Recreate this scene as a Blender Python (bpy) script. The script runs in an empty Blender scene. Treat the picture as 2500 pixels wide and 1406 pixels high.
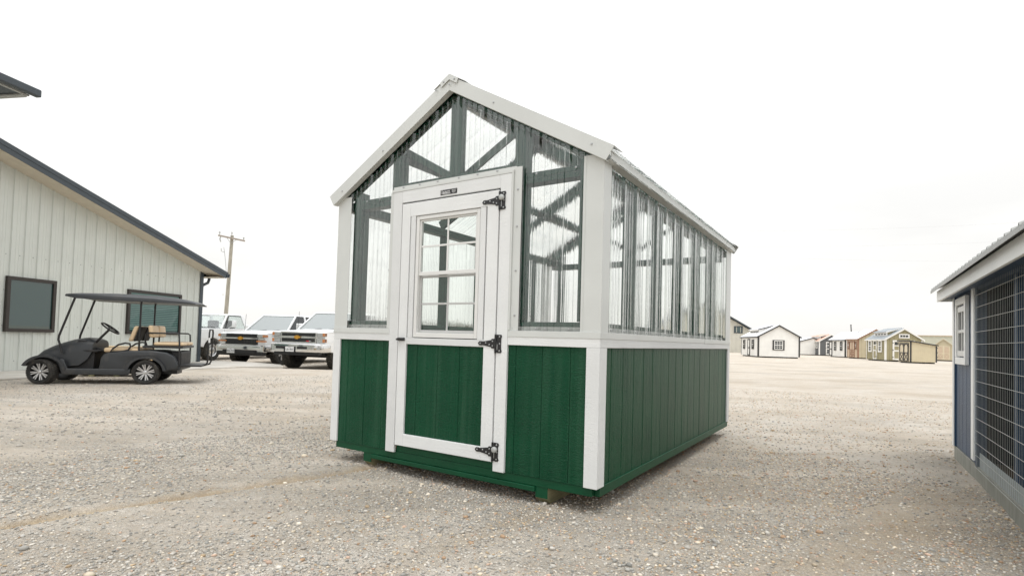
import bpy, math, random
import numpy as np
from mathutils import Vector, Matrix

random.seed(7)
rng = np.random.default_rng(11)
R = math.radians
SC = bpy.context.scene
COL = SC.collection

# ------------------------------------------------------------------ camera
F_PX, CY, PITCH, ROLL, CAM_H = 1324.866, 786.07, R(1.849), R(1.6472), 1.0368
cam_d = bpy.data.cameras.new('camera')
cam = bpy.data.objects.new('camera', cam_d)
COL.objects.link(cam)
cam_d.sensor_fit = 'HORIZONTAL'
cam_d.sensor_width = 36.0
cam_d.lens = F_PX / 2500 * 36
cam_d.shift_y = (CY - 703) / 2500
cam_d.clip_start = 0.05
cam_d.clip_end = 3000
_f = Vector((0, math.cos(PITCH), math.sin(PITCH)))
_u = Vector((0, -math.sin(PITCH), math.cos(PITCH)))
_r = Vector((1, 0, 0))
_c, _s = math.cos(ROLL), math.sin(ROLL)
cr, cu = _c * _r + _s * _u, -_s * _r + _c * _u
cam.matrix_world = Matrix(((cr.x, cu.x, -_f.x, 0), (cr.y, cu.y, -_f.y, 0), (cr.z, cu.z, -_f.z, CAM_H), (0, 0, 0, 1)))
SC.camera = cam

# ------------------------------------------------------------------ sky (overcast) and veiled sun
SUN_DIR = Vector((-0.05, -0.30, 0.95)).normalized()
SKY_GAIN = 1.0
world = bpy.data.worlds.new('World')
SC.world = world
world.use_nodes = True
wt = world.node_tree
wn, wl = wt.nodes, wt.links
wn.clear()
out = wn.new('ShaderNodeOutputWorld')
bg = wn.new('ShaderNodeBackground')
bg.inputs['Strength'].default_value = 0.10
sky = wn.new('ShaderNodeTexSky')
sky.sky_type = 'NISHITA'
sky.sun_disc = False
sky.sun_elevation = math.asin(SUN_DIR.z)
sky.sun_rotation = math.atan2(SUN_DIR.x, SUN_DIR.y)
sky.dust_density = 3.0
tc = wn.new('ShaderNodeTexCoord')
sep = wn.new('ShaderNodeSeparateXYZ')
wl.new(tc.outputs['Generated'], sep.inputs[0])
zc_ = wn.new('ShaderNodeMath')                 # overcast layer: radiance grows smoothly from the horizon to the zenith
zc_.operation = 'MAXIMUM'
zc_.inputs[1].default_value = 0.0
wl.new(sep.outputs['Z'], zc_.inputs[0])
zp_ = wn.new('ShaderNodeMath')
zp_.operation = 'POWER'
zp_.inputs[1].default_value = 1.7
wl.new(zc_.outputs[0], zp_.inputs[0])
ramp = wn.new('ShaderNodeMix')
ramp.data_type = 'RGBA'
ramp.inputs[6].default_value = (1.07, 1.055, 1.02, 1)
ramp.inputs[7].default_value = (2.25, 2.30, 2.35, 1)
wl.new(zp_.outputs[0], ramp.inputs['Factor'])
cn = wn.new('ShaderNodeTexNoise')
cn.inputs['Scale'].default_value = 2.2
cn.inputs['Detail'].default_value = 5
cmap = wn.new('ShaderNodeMapping')
cmap.inputs['Scale'].default_value = (1, 1, 3.2)
wl.new(tc.outputs['Generated'], cmap.inputs[0])
wl.new(cmap.outputs[0], cn.inputs['Vector'])
cr_ = wn.new('ShaderNodeMapRange')
cr_.inputs[1].default_value = 0.3
cr_.inputs[2].default_value = 0.7
cr_.inputs[3].default_value = 9.1 * SKY_GAIN
cr_.inputs[4].default_value = 11.0 * SKY_GAIN
wl.new(cn.outputs['Fac'], cr_.inputs[0])
cm = wn.new('ShaderNodeVectorMath')
cm.operation = 'SCALE'
wl.new(ramp.outputs[2], cm.inputs[0])
wl.new(cr_.outputs[0], cm.inputs['Scale'])
mixw = wn.new('ShaderNodeMix')
mixw.data_type = 'RGBA'
mixw.inputs['Factor'].default_value = 0.92
wl.new(sky.outputs[0], mixw.inputs[6])
wl.new(cm.outputs[0], mixw.inputs[7])
wl.new(mixw.outputs[2], bg.inputs['Color'])
wl.new(bg.outputs[0], out.inputs['Surface'])

sun_d = bpy.data.lights.new('sun', 'SUN')
sun_d.energy = 1.0
sun_d.angle = R(22)
sun_d.color = (1.0, 0.985, 0.96)
sun = bpy.data.objects.new('sun', sun_d)
COL.objects.link(sun)
sun.rotation_euler = (-SUN_DIR).to_track_quat('-Z', 'Y').to_euler()

vs = SC.view_settings
vs.view_transform = 'Standard'
vs.look = 'None'
vs.exposure = 0.0
vs.gamma = 1.0
vs.use_curve_mapping = False
cy = SC.cycles
cy.use_denoising = True
cy.denoiser = 'OPENIMAGEDENOISE'
cy.max_bounces = 18
cy.diffuse_bounces = 4
cy.glossy_bounces = 6
cy.transmission_bounces = 16
cy.transparent_max_bounces = 16
cy.sample_clamp_indirect = 6
cy.blur_glossy = 0.6


# ------------------------------------------------------------------ materials
def nodes(name):
    m = bpy.data.materials.new(name)
    m.use_nodes = True
    nt = m.node_tree
    return m, nt, nt.nodes['Principled BSDF'], nt.nodes, nt.links


def noise_node(nt, scale, detail=4, stretch=(1, 1, 1), coord='Object', rough=0.5):
    t = nt.nodes.new('ShaderNodeTexCoord')
    mp = nt.nodes.new('ShaderNodeMapping')
    mp.inputs['Scale'].default_value = stretch
    n = nt.nodes.new('ShaderNodeTexNoise')
    n.inputs['Scale'].default_value = scale
    n.inputs['Detail'].default_value = detail
    n.inputs['Roughness'].default_value = rough
    nt.links.new(t.outputs[coord], mp.inputs[0])
    nt.links.new(mp.outputs[0], n.inputs['Vector'])
    return n


def mat(name, col, rough=0.6, spec=0.5, metal=0.0, var=0.12, vscale=6.0, bump=0.0, bscale=60.0, bstretch=(1, 1, 1),
        vstretch=(1, 1, 1), bdist=0.004, coat=0.0, rvar=0.0, bdetail=4, dirt=None):
    m, nt, b, nn, ll = nodes(name)
    b.inputs['Roughness'].default_value = rough
    b.inputs['Specular IOR Level'].default_value = spec
    b.inputs['Metallic'].default_value = metal
    b.inputs['Coat Weight'].default_value = coat
    b.inputs['Coat Roughness'].default_value = 0.05
    b.inputs['Base Color'].default_value = (*col, 1)
    if var > 0:
        n = noise_node(nt, vscale, 5, vstretch, rough=0.6)
        mr = nn.new('ShaderNodeMapRange')
        mr.inputs[1].default_value = 0.3
        mr.inputs[2].default_value = 0.7
        mr.inputs[3].default_value = 1 - var
        mr.inputs[4].default_value = 1 + var
        ll.new(n.outputs['Fac'], mr.inputs[0])
        v = nn.new('ShaderNodeVectorMath')
        v.operation = 'SCALE'
        v.inputs[0].default_value = col
        ll.new(mr.outputs[0], v.inputs['Scale'])
        colout = v.outputs[0]
        if dirt:
            n3 = noise_node(nt, dirt[1], 6, (1, 1, 0.6), rough=0.7)
            r3 = nn.new('ShaderNodeMapRange')
            r3.inputs[1].default_value = 0.52
            r3.inputs[2].default_value = 0.72
            r3.inputs[4].default_value = dirt[2]
            ll.new(n3.outputs['Fac'], r3.inputs[0])
            mx = nn.new('ShaderNodeMix')
            mx.data_type = 'RGBA'
            mx.inputs[7].default_value = (*dirt[0], 1)
            ll.new(r3.outputs[0], mx.inputs['Factor'])
            ll.new(colout, mx.inputs[6])
            colout = mx.outputs[2]
        ll.new(colout, b.inputs['Base Color'])
        if rvar > 0:
            mr2 = nn.new('ShaderNodeMapRange')
            mr2.inputs[3].default_value = max(0, rough - rvar)
            mr2.inputs[4].default_value = min(1, rough + rvar)
            ll.new(n.outputs['Fac'], mr2.inputs[0])
            ll.new(mr2.outputs[0], b.inputs['Roughness'])
    if bump > 0:
        n2 = noise_node(nt, bscale, bdetail, bstretch, rough=0.55)
        bp = nn.new('ShaderNodeBump')
        bp.inputs['Strength'].default_value = bump
        bp.inputs['Distance'].default_value = bdist
        ll.new(n2.outputs['Fac'], bp.inputs['Height'])
        ll.new(bp.outputs[0], b.inputs['Normal'])
    return m


def wood_emboss(name, col, rough, direction, spec=0.5, strength=0.5):
    """painted siding with an embossed cedar grain: wavy ridges along one axis"""
    m, nt, b, nn, ll = nodes(name)
    b.inputs['Roughness'].default_value = rough
    b.inputs['Specular IOR Level'].default_value = spec
    t = nn.new('ShaderNodeTexCoord')

    def ns(scale, detail, stretch, dist=0.0):
        mp = nn.new('ShaderNodeMapping')
        mp.inputs['Scale'].default_value = stretch
        ll.new(t.outputs['Object'], mp.inputs[0])
        n = nn.new('ShaderNodeTexNoise')
        n.inputs['Scale'].default_value = scale
        n.inputs['Detail'].default_value = detail
        n.inputs['Distortion'].default_value = dist
        ll.new(mp.outputs[0], n.inputs['Vector'])
        return n.outputs['Fac']
    vert = direction == 'v'
    streak = ns(55, 4, (1, 1, 0.06) if vert else (0.06, 0.06, 1), 0.6)       # grain along the board
    ripple = ns(26, 3, (0.8, 0.8, 3.0) if vert else (2.0, 2.0, 1.4), 1.8)      # saw ripples across it
    patch_ = ns(7, 3, (1, 1, 0.35))
    fine = ns(170, 2, (1, 1, 1))
    mul = nn.new('ShaderNodeMath')
    mul.operation = 'MULTIPLY'
    ll.new(ripple, mul.inputs[0])
    ll.new(patch_, mul.inputs[1])
    a1 = nn.new('ShaderNodeMath')
    a1.operation = 'MULTIPLY_ADD'
    a1.inputs[1].default_value = 0.55
    ll.new(streak, a1.inputs[0])
    ll.new(mul.outputs[0], a1.inputs[2])
    add = nn.new('ShaderNodeMath')
    add.operation = 'MULTIPLY_ADD'
    add.inputs[1].default_value = 0.25
    ll.new(fine, add.inputs[0])
    ll.new(a1.outputs[0], add.inputs[2])
    bp = nn.new('ShaderNodeBump')
    bp.inputs['Strength'].default_value = strength
    bp.inputs['Distance'].default_value = 0.010
    ll.new(add.outputs[0], bp.inputs['Height'])
    ll.new(bp.outputs[0], b.inputs['Normal'])
    n3 = nn.new('ShaderNodeTexNoise')
    n3.inputs['Scale'].default_value = 3.5
    n3.inputs['Detail'].default_value = 5
    ll.new(t.outputs['Object'], n3.inputs['Vector'])
    mr = nn.new('ShaderNodeMapRange')
    mr.inputs[1].default_value = 0.3
    mr.inputs[2].default_value = 0.7
    mr.inputs[3].default_value = 0.87 if max(col) < 0.3 else 0.96
    mr.inputs[4].default_value = 1.13 if max(col) < 0.3 else 1.03
    ll.new(n3.outputs['Fac'], mr.inputs[0])
    oi = nn.new('ShaderNodeObjectInfo')
    mr3 = nn.new('ShaderNodeMapRange')
    mr3.inputs[3].default_value = 0.93
    mr3.inputs[4].default_value = 1.07
    ll.new(oi.outputs['Random'], mr3.inputs[0])
    pr_ = nn.new('ShaderNodeMath')
    pr_.operation = 'MULTIPLY'
    ll.new(mr.outputs[0], pr_.inputs[0])
    ll.new(mr3.outputs[0], pr_.inputs[1])
    v = nn.new('ShaderNodeVectorMath')
    v.operation = 'SCALE'
    v.inputs[0].default_value = col
    ll.new(pr_.outputs[0], v.inputs['Scale'])
    if max(col) < 0.3:                          # chalky wear in streaks down the dark boards
        wear = ns(16, 6, (1, 1, 0.045), 0.4)
        mw = nn.new('ShaderNodeMapRange')
        mw.inputs[1].default_value = 0.46
        mw.inputs[2].default_value = 0.72
        mw.inputs[4].default_value = 0.55
        ll.new(wear, mw.inputs[0])
        mxw = nn.new('ShaderNodeMix')
        mxw.data_type = 'RGBA'
        mxw.inputs[7].default_value = (col[0] + 0.022, col[1] * 1.35 + 0.012, col[2] * 1.3 + 0.016, 1)
        ll.new(mw.outputs[0], mxw.inputs['Factor'])
        ll.new(v.outputs[0], mxw.inputs[6])
        ll.new(mxw.outputs[2], b.inputs['Base Color'])
    else:
        ll.new(v.outputs[0], b.inputs['Base Color'])
    return m


def glass_mat(name, tint, rough=0.0, ior=1.45, bump=None):
    m = bpy.data.materials.new(name)
    m.use_nodes = True
    nt = m.node_tree
    nn, ll = nt.nodes, nt.links
    nn.clear()
    o = nn.new('ShaderNodeOutputMaterial')
    g = nn.new('ShaderNodeBsdfGlass')
    g.inputs['Color'].default_value = (*tint, 1)
    g.inputs['Roughness'].default_value = rough
    g.inputs['IOR'].default_value = ior
    ll.new(g.outputs[0], o.inputs['Surface'])
    if bump:
        scale, stretch, dist = bump
        n = noise_node(nt, scale, 2, stretch)
        bp = nn.new('ShaderNodeBump')
        bp.inputs['Strength'].default_value = 1.0
        bp.inputs['Distance'].default_value = dist
        ll.new(n.outputs['Fac'], bp.inputs['Height'])
        ll.new(bp.outputs[0], g.inputs['Normal'])
    return m


M = {}
M['white_trim_v'] = wood_emboss('white_trim_v', (0.69, 0.70, 0.695), 0.5, 'v', 0.4, 0.35)
M['white_trim_h'] = wood_emboss('white_trim_h', (0.69, 0.70, 0.695), 0.5, 'h', 0.4, 0.35)
M['green_siding'] = wood_emboss('green_siding', (0.0006, 0.052, 0.021), 0.36, 'v', 0.20, 1.0)
M['green_frame'] = mat('green_frame', (0.004, 0.060, 0.034), 0.5, 0.4, bump=0.3, bscale=40, bstretch=(1, 1, 0.2))
M['green_flat'] = mat('green_flat', (0.0008, 0.056, 0.022), 0.45, 0.3, bump=0.4, bscale=50, bstretch=(0.2, 0.2, 1))
M['flashing'] = mat('flashing', (0.585, 0.60, 0.58), 0.38, 0.5, var=0.04, vscale=2.5, bump=0.05, bscale=3, bdist=0.01)
M['vinyl'] = mat('vinyl', (0.70, 0.70, 0.68), 0.35, 0.5, var=0.03)
M['vinyl_grey'] = mat('vinyl_grey', (0.48, 0.48, 0.47), 0.4, 0.5, var=0.05)
M['black_iron'] = mat('black_iron', (0.012, 0.012, 0.013), 0.38, 0.5, bump=0.3, bscale=120)
M['screw'] = mat('screw', (0.45, 0.46, 0.46), 0.35, 0.5, metal=0.8, var=0)
M['dark_gap'] = mat('dark_gap', (0.01, 0.02, 0.014), 0.8, var=0)
M['raw_wood'] = mat('raw_wood', (0.40, 0.29, 0.17), 0.75, 0.3, var=0.25, vscale=14, vstretch=(0.3, 1, 1.6), bump=0.3, bscale=40)
M['treated_wood'] = mat('treated_wood', (0.24, 0.225, 0.13), 0.8, 0.3, var=0.35, vscale=10, vstretch=(1, 0.25, 2.2), bump=0.4, bscale=40,
                        bstretch=(1, 0.2, 1.6))
M['plywood'] = mat('plywood', (0.45, 0.33, 0.19), 0.8, 0.3, var=0.2, vscale=5)
M['clear_outer'] = glass_mat('clear_outer', (0.985, 0.992, 0.985), 0.0, 1.58, (1.0, (95, 95, 0.5), 0.00036))
M['clear_roof'] = glass_mat('clear_roof', (0.985, 0.992, 0.985), 0.0, 1.58, (1.0, (0.6, 80, 0.6), 0.0003))
M['clear_inner'] = glass_mat('clear_inner', (0.985, 0.992, 0.985), 0.0, 1.58)
M['pane'] = glass_mat('pane', (0.965, 0.985, 0.97), 0.0, 1.45)
M['label_black'] = mat('label_black', (0.01, 0.01, 0.011), 0.35, var=0)
M['label_white'] = mat('label_white', (0.75, 0.75, 0.75), 0.5, var=0)

M['metal_wall'] = mat('metal_wall', (0.585, 0.61, 0.572), 0.45, 0.4, var=0.05, vscale=1.2, bump=0.03, bscale=2, bdist=0.01,
                      dirt=((0.50, 0.48, 0.41), 2.5, 0.12))
M['charcoal'] = mat('charcoal', (0.042, 0.055, 0.066), 0.42, 0.5, var=0.08)
M['soffit'] = mat('soffit', (0.62, 0.56, 0.46), 0.6, 0.3, var=0.06)
M['bronze'] = mat('bronze', (0.028, 0.022, 0.018), 0.4, 0.5, var=0.1)
M['building_glass'] = mat('building_glass', (0.022, 0.055, 0.052), 0.02, 0.5, var=0)
M['building_glass'].node_tree.nodes['Principled BSDF'].inputs['IOR'].default_value = 1.85
M['shed_glass'] = mat('shed_glass', (0.02, 0.026, 0.03), 0.05, 0.8, var=0)
M['blind'] = mat('blind', (0.10, 0.185, 0.168), 0.6, var=0.03)
M['concrete'] = mat('concrete', (0.50, 0.475, 0.43), 0.85, 0.3, var=0.16, vscale=1.3, bump=0.3, bscale=30,
                    dirt=((0.36, 0.31, 0.24), 1.1, 0.6))

M['cart_body'] = mat('cart_body', (0.027, 0.030, 0.033), 0.42, 0.5, var=0.1, vscale=3, dirt=((0.12, 0.105, 0.085), 5, 0.35), bump=0.05, bscale=30)
M['cart_plastic'] = mat('cart_plastic', (0.016, 0.016, 0.017), 0.55, 0.4, var=0.15, dirt=((0.10, 0.09, 0.075), 6, 0.4))
M['cart_tube'] = mat('cart_tube', (0.012, 0.012, 0.013), 0.4, 0.5, var=0.1)
M['cart_floor'] = mat('cart_floor', (0.10, 0.09, 0.075), 0.85, 0.3, var=0.3, vscale=12)
M['seat'] = mat('seat', (0.62, 0.47, 0.30), 0.5, 0.4, var=0.06, bump=0.1, bscale=25)
M['rubber'] = mat('rubber', (0.028, 0.027, 0.025), 0.8, 0.3, var=0.3, vscale=20, bump=0.4, bscale=60, dirt=((0.16, 0.14, 0.115), 9, 0.5))
M['rubber_tread'] = mat('rubber_tread', (0.05, 0.047, 0.042), 0.85, 0.3, var=0.3, vscale=20, bump=0.6, bscale=70, dirt=((0.20, 0.18, 0.15), 9, 0.6))
M['alloy'] = mat('alloy', (0.60, 0.60, 0.60), 0.28, 0.5, metal=0.8, var=0.05)
M['chrome'] = mat('chrome', (0.72, 0.72, 0.71), 0.12, 0.5, metal=1.0, var=0.03, dirt=((0.45, 0.42, 0.37), 4, 0.3))
M['rim_black'] = mat('rim_black', (0.012, 0.012, 0.012), 0.3, var=0)

M['truck_white'] = mat('truck_white', (0.80, 0.81, 0.81), 0.3, 0.5, var=0.02, coat=0.6, dirt=((0.55, 0.50, 0.43), 2.2, 0.12))
M['truck_black'] = mat('truck_black', (0.018, 0.018, 0.019), 0.5, 0.4, var=0.1, dirt=((0.10, 0.09, 0.075), 5, 0.35))
M['truck_glass'] = glass_mat('truck_glass', (0.80, 0.88, 0.85), 0.0, 1.5)
M['truck_tint'] = mat('truck_tint', (0.012, 0.016, 0.018), 0.04, 0.7, var=0)
M['truck_screen'] = mat('truck_screen', (0.22, 0.245, 0.24), 0.05, 0.8, var=0)
M['truck_screen'].node_tree.nodes['Principled BSDF'].inputs['IOR'].default_value = 1.9
M['lamp_clear'] = mat('lamp_clear', (0.36, 0.37, 0.36), 0.12, 0.8, var=0.2, vscale=30)
M['amber'] = mat('amber', (0.50, 0.20, 0.075), 0.2, 0.7, var=0.1, vscale=30)
M['gold'] = mat('gold', (0.62, 0.32, 0.05), 0.25, 0.5, metal=0.4, var=0.05)
M['red_badge'] = mat('red_badge', (0.5, 0.02, 0.03), 0.3, var=0)
M['plate'] = mat('plate', (0.72, 0.73, 0.73), 0.5, var=0.02)
M['plate_ink'] = mat('plate_ink', (0.02, 0.02, 0.03), 0.6, var=0)

M['pole_wood'] = mat('pole_wood', (0.33, 0.31, 0.26), 0.9, 0.2, var=0.35, vscale=5, vstretch=(3, 3, 0.25), bump=0.4, bscale=20, bstretch=(2, 2, 0.15))
M['arm_wood'] = mat('arm_wood', (0.33, 0.29, 0.255), 0.9, 0.2, var=0.2)
M['galv'] = mat('galv', (0.42, 0.43, 0.42), 0.5, 0.4, metal=0.3, var=0.15)
M['wire'] = mat('wire', (0.55, 0.56, 0.57), 0.6, 0.3, var=0)
M['lumber'] = mat('lumber', (0.60, 0.45, 0.26), 0.75, 0.3, var=0.18, vscale=6, vstretch=(0.2, 2, 2))

M['coop_blue'] = wood_emboss('coop_blue', (0.022, 0.056, 0.112), 0.45, 'v', 0.35, 0.9)
M['coop_white'] = wood_emboss('coop_white', (0.86, 0.865, 0.85), 0.5, 'h', 0.4, 0.4)
M['coop_inner_shade'] = mat('coop_inner_shade', (0.006, 0.010, 0.016), 0.6, 0.3, var=0.2)  # near-black blue: the shade inside the run is put into the colour
M['coop_wire'] = mat('coop_wire', (0.40, 0.41, 0.39), 0.5, 0.4, metal=0.3, var=0.1)
M['coop_skid'] = mat('coop_skid', (0.30, 0.30, 0.265), 0.85, 0.2, var=0.15, vscale=4, vstretch=(3, 1, 1), bump=0.2, bscale=30)
M['coop_floor'] = mat('coop_floor', (0.05, 0.034, 0.022), 0.9, 0.2, var=0.3)
M['coop_roof'] = mat('coop_roof', (0.34, 0.345, 0.33), 0.4, 0.5, metal=0.2, var=0.06)
M['galv_board'] = mat('galv_board', (0.36, 0.40, 0.41), 0.55, 0.3, var=0.08)

PAL = dict(white=(0.80, 0.79, 0.76), black=(0.05, 0.049, 0.048), dgrey=(0.115, 0.12, 0.125), olive=(0.34, 0.305, 0.185),
           tan=(0.50, 0.44, 0.31), cream=(0.62, 0.545, 0.385), brown=(0.29, 0.16, 0.105), peach=(0.58, 0.46, 0.34), grey=(0.56, 0.545, 0.48),
           roofwhite=(0.84, 0.85, 0.87), rooforange=(0.66, 0.43, 0.33), roofgrey=(0.30, 0.33, 0.35), palegreen=(0.50, 0.50, 0.41), trimcream=(0.66, 0.58, 0.43),
           darkbarn=(0.07, 0.045, 0.035))
for k, c in PAL.items():
    M['s_' + k] = mat('shed_' + k, c, 0.55, 0.35, var=0.06, vscale=1.5)
M['shrub'] = mat('shrub', (0.085, 0.085, 0.05), 0.9, 0.1, var=0.4, vscale=0.6)


# ------------------------------------------------------------------ mesh helpers
class MB:
    def __init__(s):
        s.v, s.f, s.m = [], [], []

    def add(s, verts, faces, mi=0):
        n = len(s.v)
        s.v += [tuple(p) for p in verts]
        s.f += [tuple(i + n for i in q) for q in faces]
        s.m += [mi] * len(faces)
        return s

    def hexa(s, p, mi=0):
        # p: 4 bottom (ccw) + 4 top
        return s.add(p, [(3, 2, 1, 0), (4, 5, 6, 7), (0, 1, 5, 4), (1, 2, 6, 5), (2, 3, 7, 6), (3, 0, 4, 7)], mi)

    def box(s, x0, x1, y0, y1, z0, z1, mi=0):
        return s.hexa([(x0, y0, z0), (x1, y0, z0), (x1, y1, z0), (x0, y1, z0), (x0, y0, z1), (x1, y0, z1), (x1, y1, z1), (x0, y1, z1)], mi)

    def prism(s, poly, axis, a, b, mi=0):
        """poly in the two remaining axes (in order), extruded along axis from a to b"""
        def P(q, t):
            return {'x': (t, q[0], q[1]), 'y': (q[0], t, q[1]), 'z': (q[0], q[1], t)}[axis]
        n = len(poly)
        vs_ = [P(q, a) for q in poly] + [P(q, b) for q in poly]
        fs = [tuple(range(n))[::-1], tuple(range(n, 2 * n))]
        fs += [(i, (i + 1) % n, n + (i + 1) % n, n + i) for i in range(n)]
        return s.add(vs_, fs, mi)

    def bar(s, p, q, w, h, up=(0, 0, 1), mi=0):
        """rectangular bar from p to q, w across, h along the up-ish direction"""
        p, q = Vector(p), Vector(q)
        d = (q - p).normalized()
        side = d.cross(Vector(up))
        if side.length < 1e-6:
            side = Vector((1, 0, 0))
        side.normalize()
        u = side.cross(d).normalized()
        a, b = side * w / 2, u * h / 2
        return s.hexa([p - a - b, p + a - b, q + a - b, q - a - b, p - a + b, p + a + b, q + a + b, q - a + b], mi)

    def tube(s, path, r, n=8, closed=False, mi=0):
        pts = [Vector(p) for p in path]
        k = len(pts)
        rs = r if isinstance(r, (list, tuple)) else [r] * k
        prev = None
        verts = []
        for i, p in enumerate(pts):
            if closed:
                d = pts[(i + 1) % k] - pts[i - 1]
            else:
                d = pts[min(i + 1, k - 1)] - pts[max(i - 1, 0)]
            d.normalize()
            if prev is None:
                a = d.orthogonal().normalized()
            else:
                a = (prev - d * prev.dot(d)).normalized()
            prev = a
            b = d.cross(a)
            for j in range(n):
                t = 2 * math.pi * j / n
                verts.append(p + (a * math.cos(t) + b * math.sin(t)) * rs[i])
        fs = []
        for i in range(k if closed else k - 1):
            i2 = (i + 1) % k
            for j in range(n):
                j2 = (j + 1) % n
                fs.append((i * n + j, i * n + j2, i2 * n + j2, i2 * n + j))
        if not closed:
            fs.append(tuple(range(n))[::-1])
            fs.append(tuple(range((k - 1) * n, k * n)))
        return s.add(verts, fs, mi)

    def lathe(s, prof, center, axis='y', n=24, mi=0, closed=False, caps=True):
        """prof: list of (radius, offset along axis)"""
        verts = []
        for r_, h_ in prof:
            for j in range(n):
                t = 2 * math.pi * j / n
                c_, s_ = math.cos(t) * r_, math.sin(t) * r_
                o = {'y': (c_, h_, s_), 'x': (h_, c_, s_), 'z': (c_, s_, h_)}[axis]
                verts.append((center[0] + o[0], center[1] + o[1], center[2] + o[2]))
        fs = []
        k = len(prof)
        for i in range(k if closed else k - 1):
            i2 = (i + 1) % k
            for j in range(n):
                j2 = (j + 1) % n
                fs.append((i * n + j, i * n + j2, i2 * n + j2, i2 * n + j))
        if not closed and caps:
            fs.append(tuple(range(n))[::-1])
            fs.append(tuple(range((k - 1) * n, k * n)))
        return s.add(verts, fs, mi)

    def loft(s, rings, cap=True, mi=0):
        n = len(rings[0])
        verts = [p for r_ in rings for p in r_]
        fs = []
        for i in range(len(rings) - 1):
            for j in range(n):
                j2 = (j + 1) % n
                fs.append((i * n + j, i * n + j2, (i + 1) * n + j2, (i + 1) * n + j))
        if cap:
            fs.append(tuple(range(n))[::-1])
            fs.append(tuple(range((len(rings) - 1) * n, len(rings) * n)))
        return s.add(verts, fs, mi)

    def build(s, name, material, parent=None, bevel=0, smooth=False, seg=2):
        me = bpy.data.meshes.new(name)
        me.from_pydata(s.v, [], s.f)
        ms = material if isinstance(material, (list, tuple)) else [material]
        for k in ms:
            me.materials.append(M[k])
        if len(ms) > 1:
            me.polygons.foreach_set('material_index', s.m)
        me.update()
        o = bpy.data.objects.new(name, me)
        COL.objects.link(o)
        o.parent = parent
        # consistent outward normals
        import bmesh
        bm = bmesh.new()
        bm.from_mesh(me)
        if bevel or True:
            bmesh.ops.recalc_face_normals(bm, faces=bm.faces)
        bm.to_mesh(me)
        bm.free()
        if smooth:
            me.polygons.foreach_set('use_smooth', [True] * len(me.polygons))
            try:
                me.set_sharp_from_angle(angle=R(smooth if smooth is not True else 40))
            except Exception:
                pass
        if bevel:
            md = o.modifiers.new('bevel', 'BEVEL')
            md.width = bevel
            md.segments = seg
            md.limit_method = 'ANGLE'
            md.angle_limit = R(35)
            if seg > 2:
                me.polygons.foreach_set('use_smooth', [True] * len(me.polygons))
                md.harden_normals = False
        return o


def tag(o, label=None, cat=None, group=None, kind=None):
    if label:
        o['label'] = label
    if cat:
        o['category'] = cat
    if group:
        o['group'] = group
    if kind:
        o['kind'] = kind
    return o


def thing(name, label, cat, loc=(0, 0, 0), rz=0.0, group=None):
    o = bpy.data.objects.new(name, None)
    o.empty_display_size = 0.3
    COL.objects.link(o)
    o.location = loc
    o.rotation_euler = (0, 0, rz)
    return tag(o, label, cat, group)


def B(name, material, parent, *a, bevel=0.0):
    return MB().box(*a).build(name, material, parent, bevel=bevel)


def share(o, name, parent, loc=(0, 0, 0), rot=(0, 0, 0), scale=(1, 1, 1)):
    c = bpy.data.objects.new(name, o.data)
    COL.objects.link(c)
    c.parent = parent
    c.location = loc
    c.rotation_euler = rot
    c.scale = scale
    for md in o.modifiers:
        if md.type == 'BEVEL':
            m2 = c.modifiers.new('bevel', 'BEVEL')
            m2.width, m2.segments, m2.limit_method, m2.angle_limit = md.width, md.segments, md.limit_method, md.angle_limit
    return c


def text(name, s_, size, material, parent, loc, rot, extrude=0.0006, align='CENTER', bold=0.0, xs=1.0):
    cu_ = bpy.data.curves.new(name, 'FONT')
    cu_.body = s_
    cu_.size = size
    cu_.extrude = extrude
    cu_.offset = bold
    cu_.align_x = align
    cu_.align_y = 'CENTER'
    cu_.resolution_u = 2
    cu_.materials.append(M[material])
    tmp = bpy.data.objects.new('tmp_text', cu_)
    COL.objects.link(tmp)
    bpy.context.view_layer.update()
    me = bpy.data.meshes.new_from_object(tmp.evaluated_get(bpy.context.evaluated_depsgraph_get()))
    bpy.data.objects.remove(tmp)
    me.name = name
    o = bpy.data.objects.new(name, me)
    COL.objects.link(o)
    o.parent = parent
    o.location = loc
    o.rotation_euler = rot
    o.scale = (xs, 1, 1)
    return o


# ------------------------------------------------------------------ ground
TRACK = np.array([(-3.9, 1.7), (-2.676, 2.905), (-2.437, 3.15), (-2.143, 3.425), (-1.777, 3.723), (-1.395, 4.06), (-1.10, 4.35)])
TRACK2 = np.array([(-1.0, 1.9), (-0.587, 2.376), (-0.279, 2.782), (0.033, 3.083), (0.239, 3.40)])
TRACK3 = np.array([(0.9, 2.1), (1.337, 2.503), (1.75, 2.83), (2.179, 3.194), (2.7, 3.62), (3.231, 4.068)])


def dist_poly(X, Y, P):
    d = np.full(X.shape, 1e9)
    for a, b in zip(P[:-1], P[1:]):
        ab = b - a
        t = np.clip(((X - a[0]) * ab[0] + (Y - a[1]) * ab[1]) / (ab @ ab), 0, 1)
        d = np.minimum(d, np.hypot(X - a[0] - t * ab[0], Y - a[1] - t * ab[1]))
    return d


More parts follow.
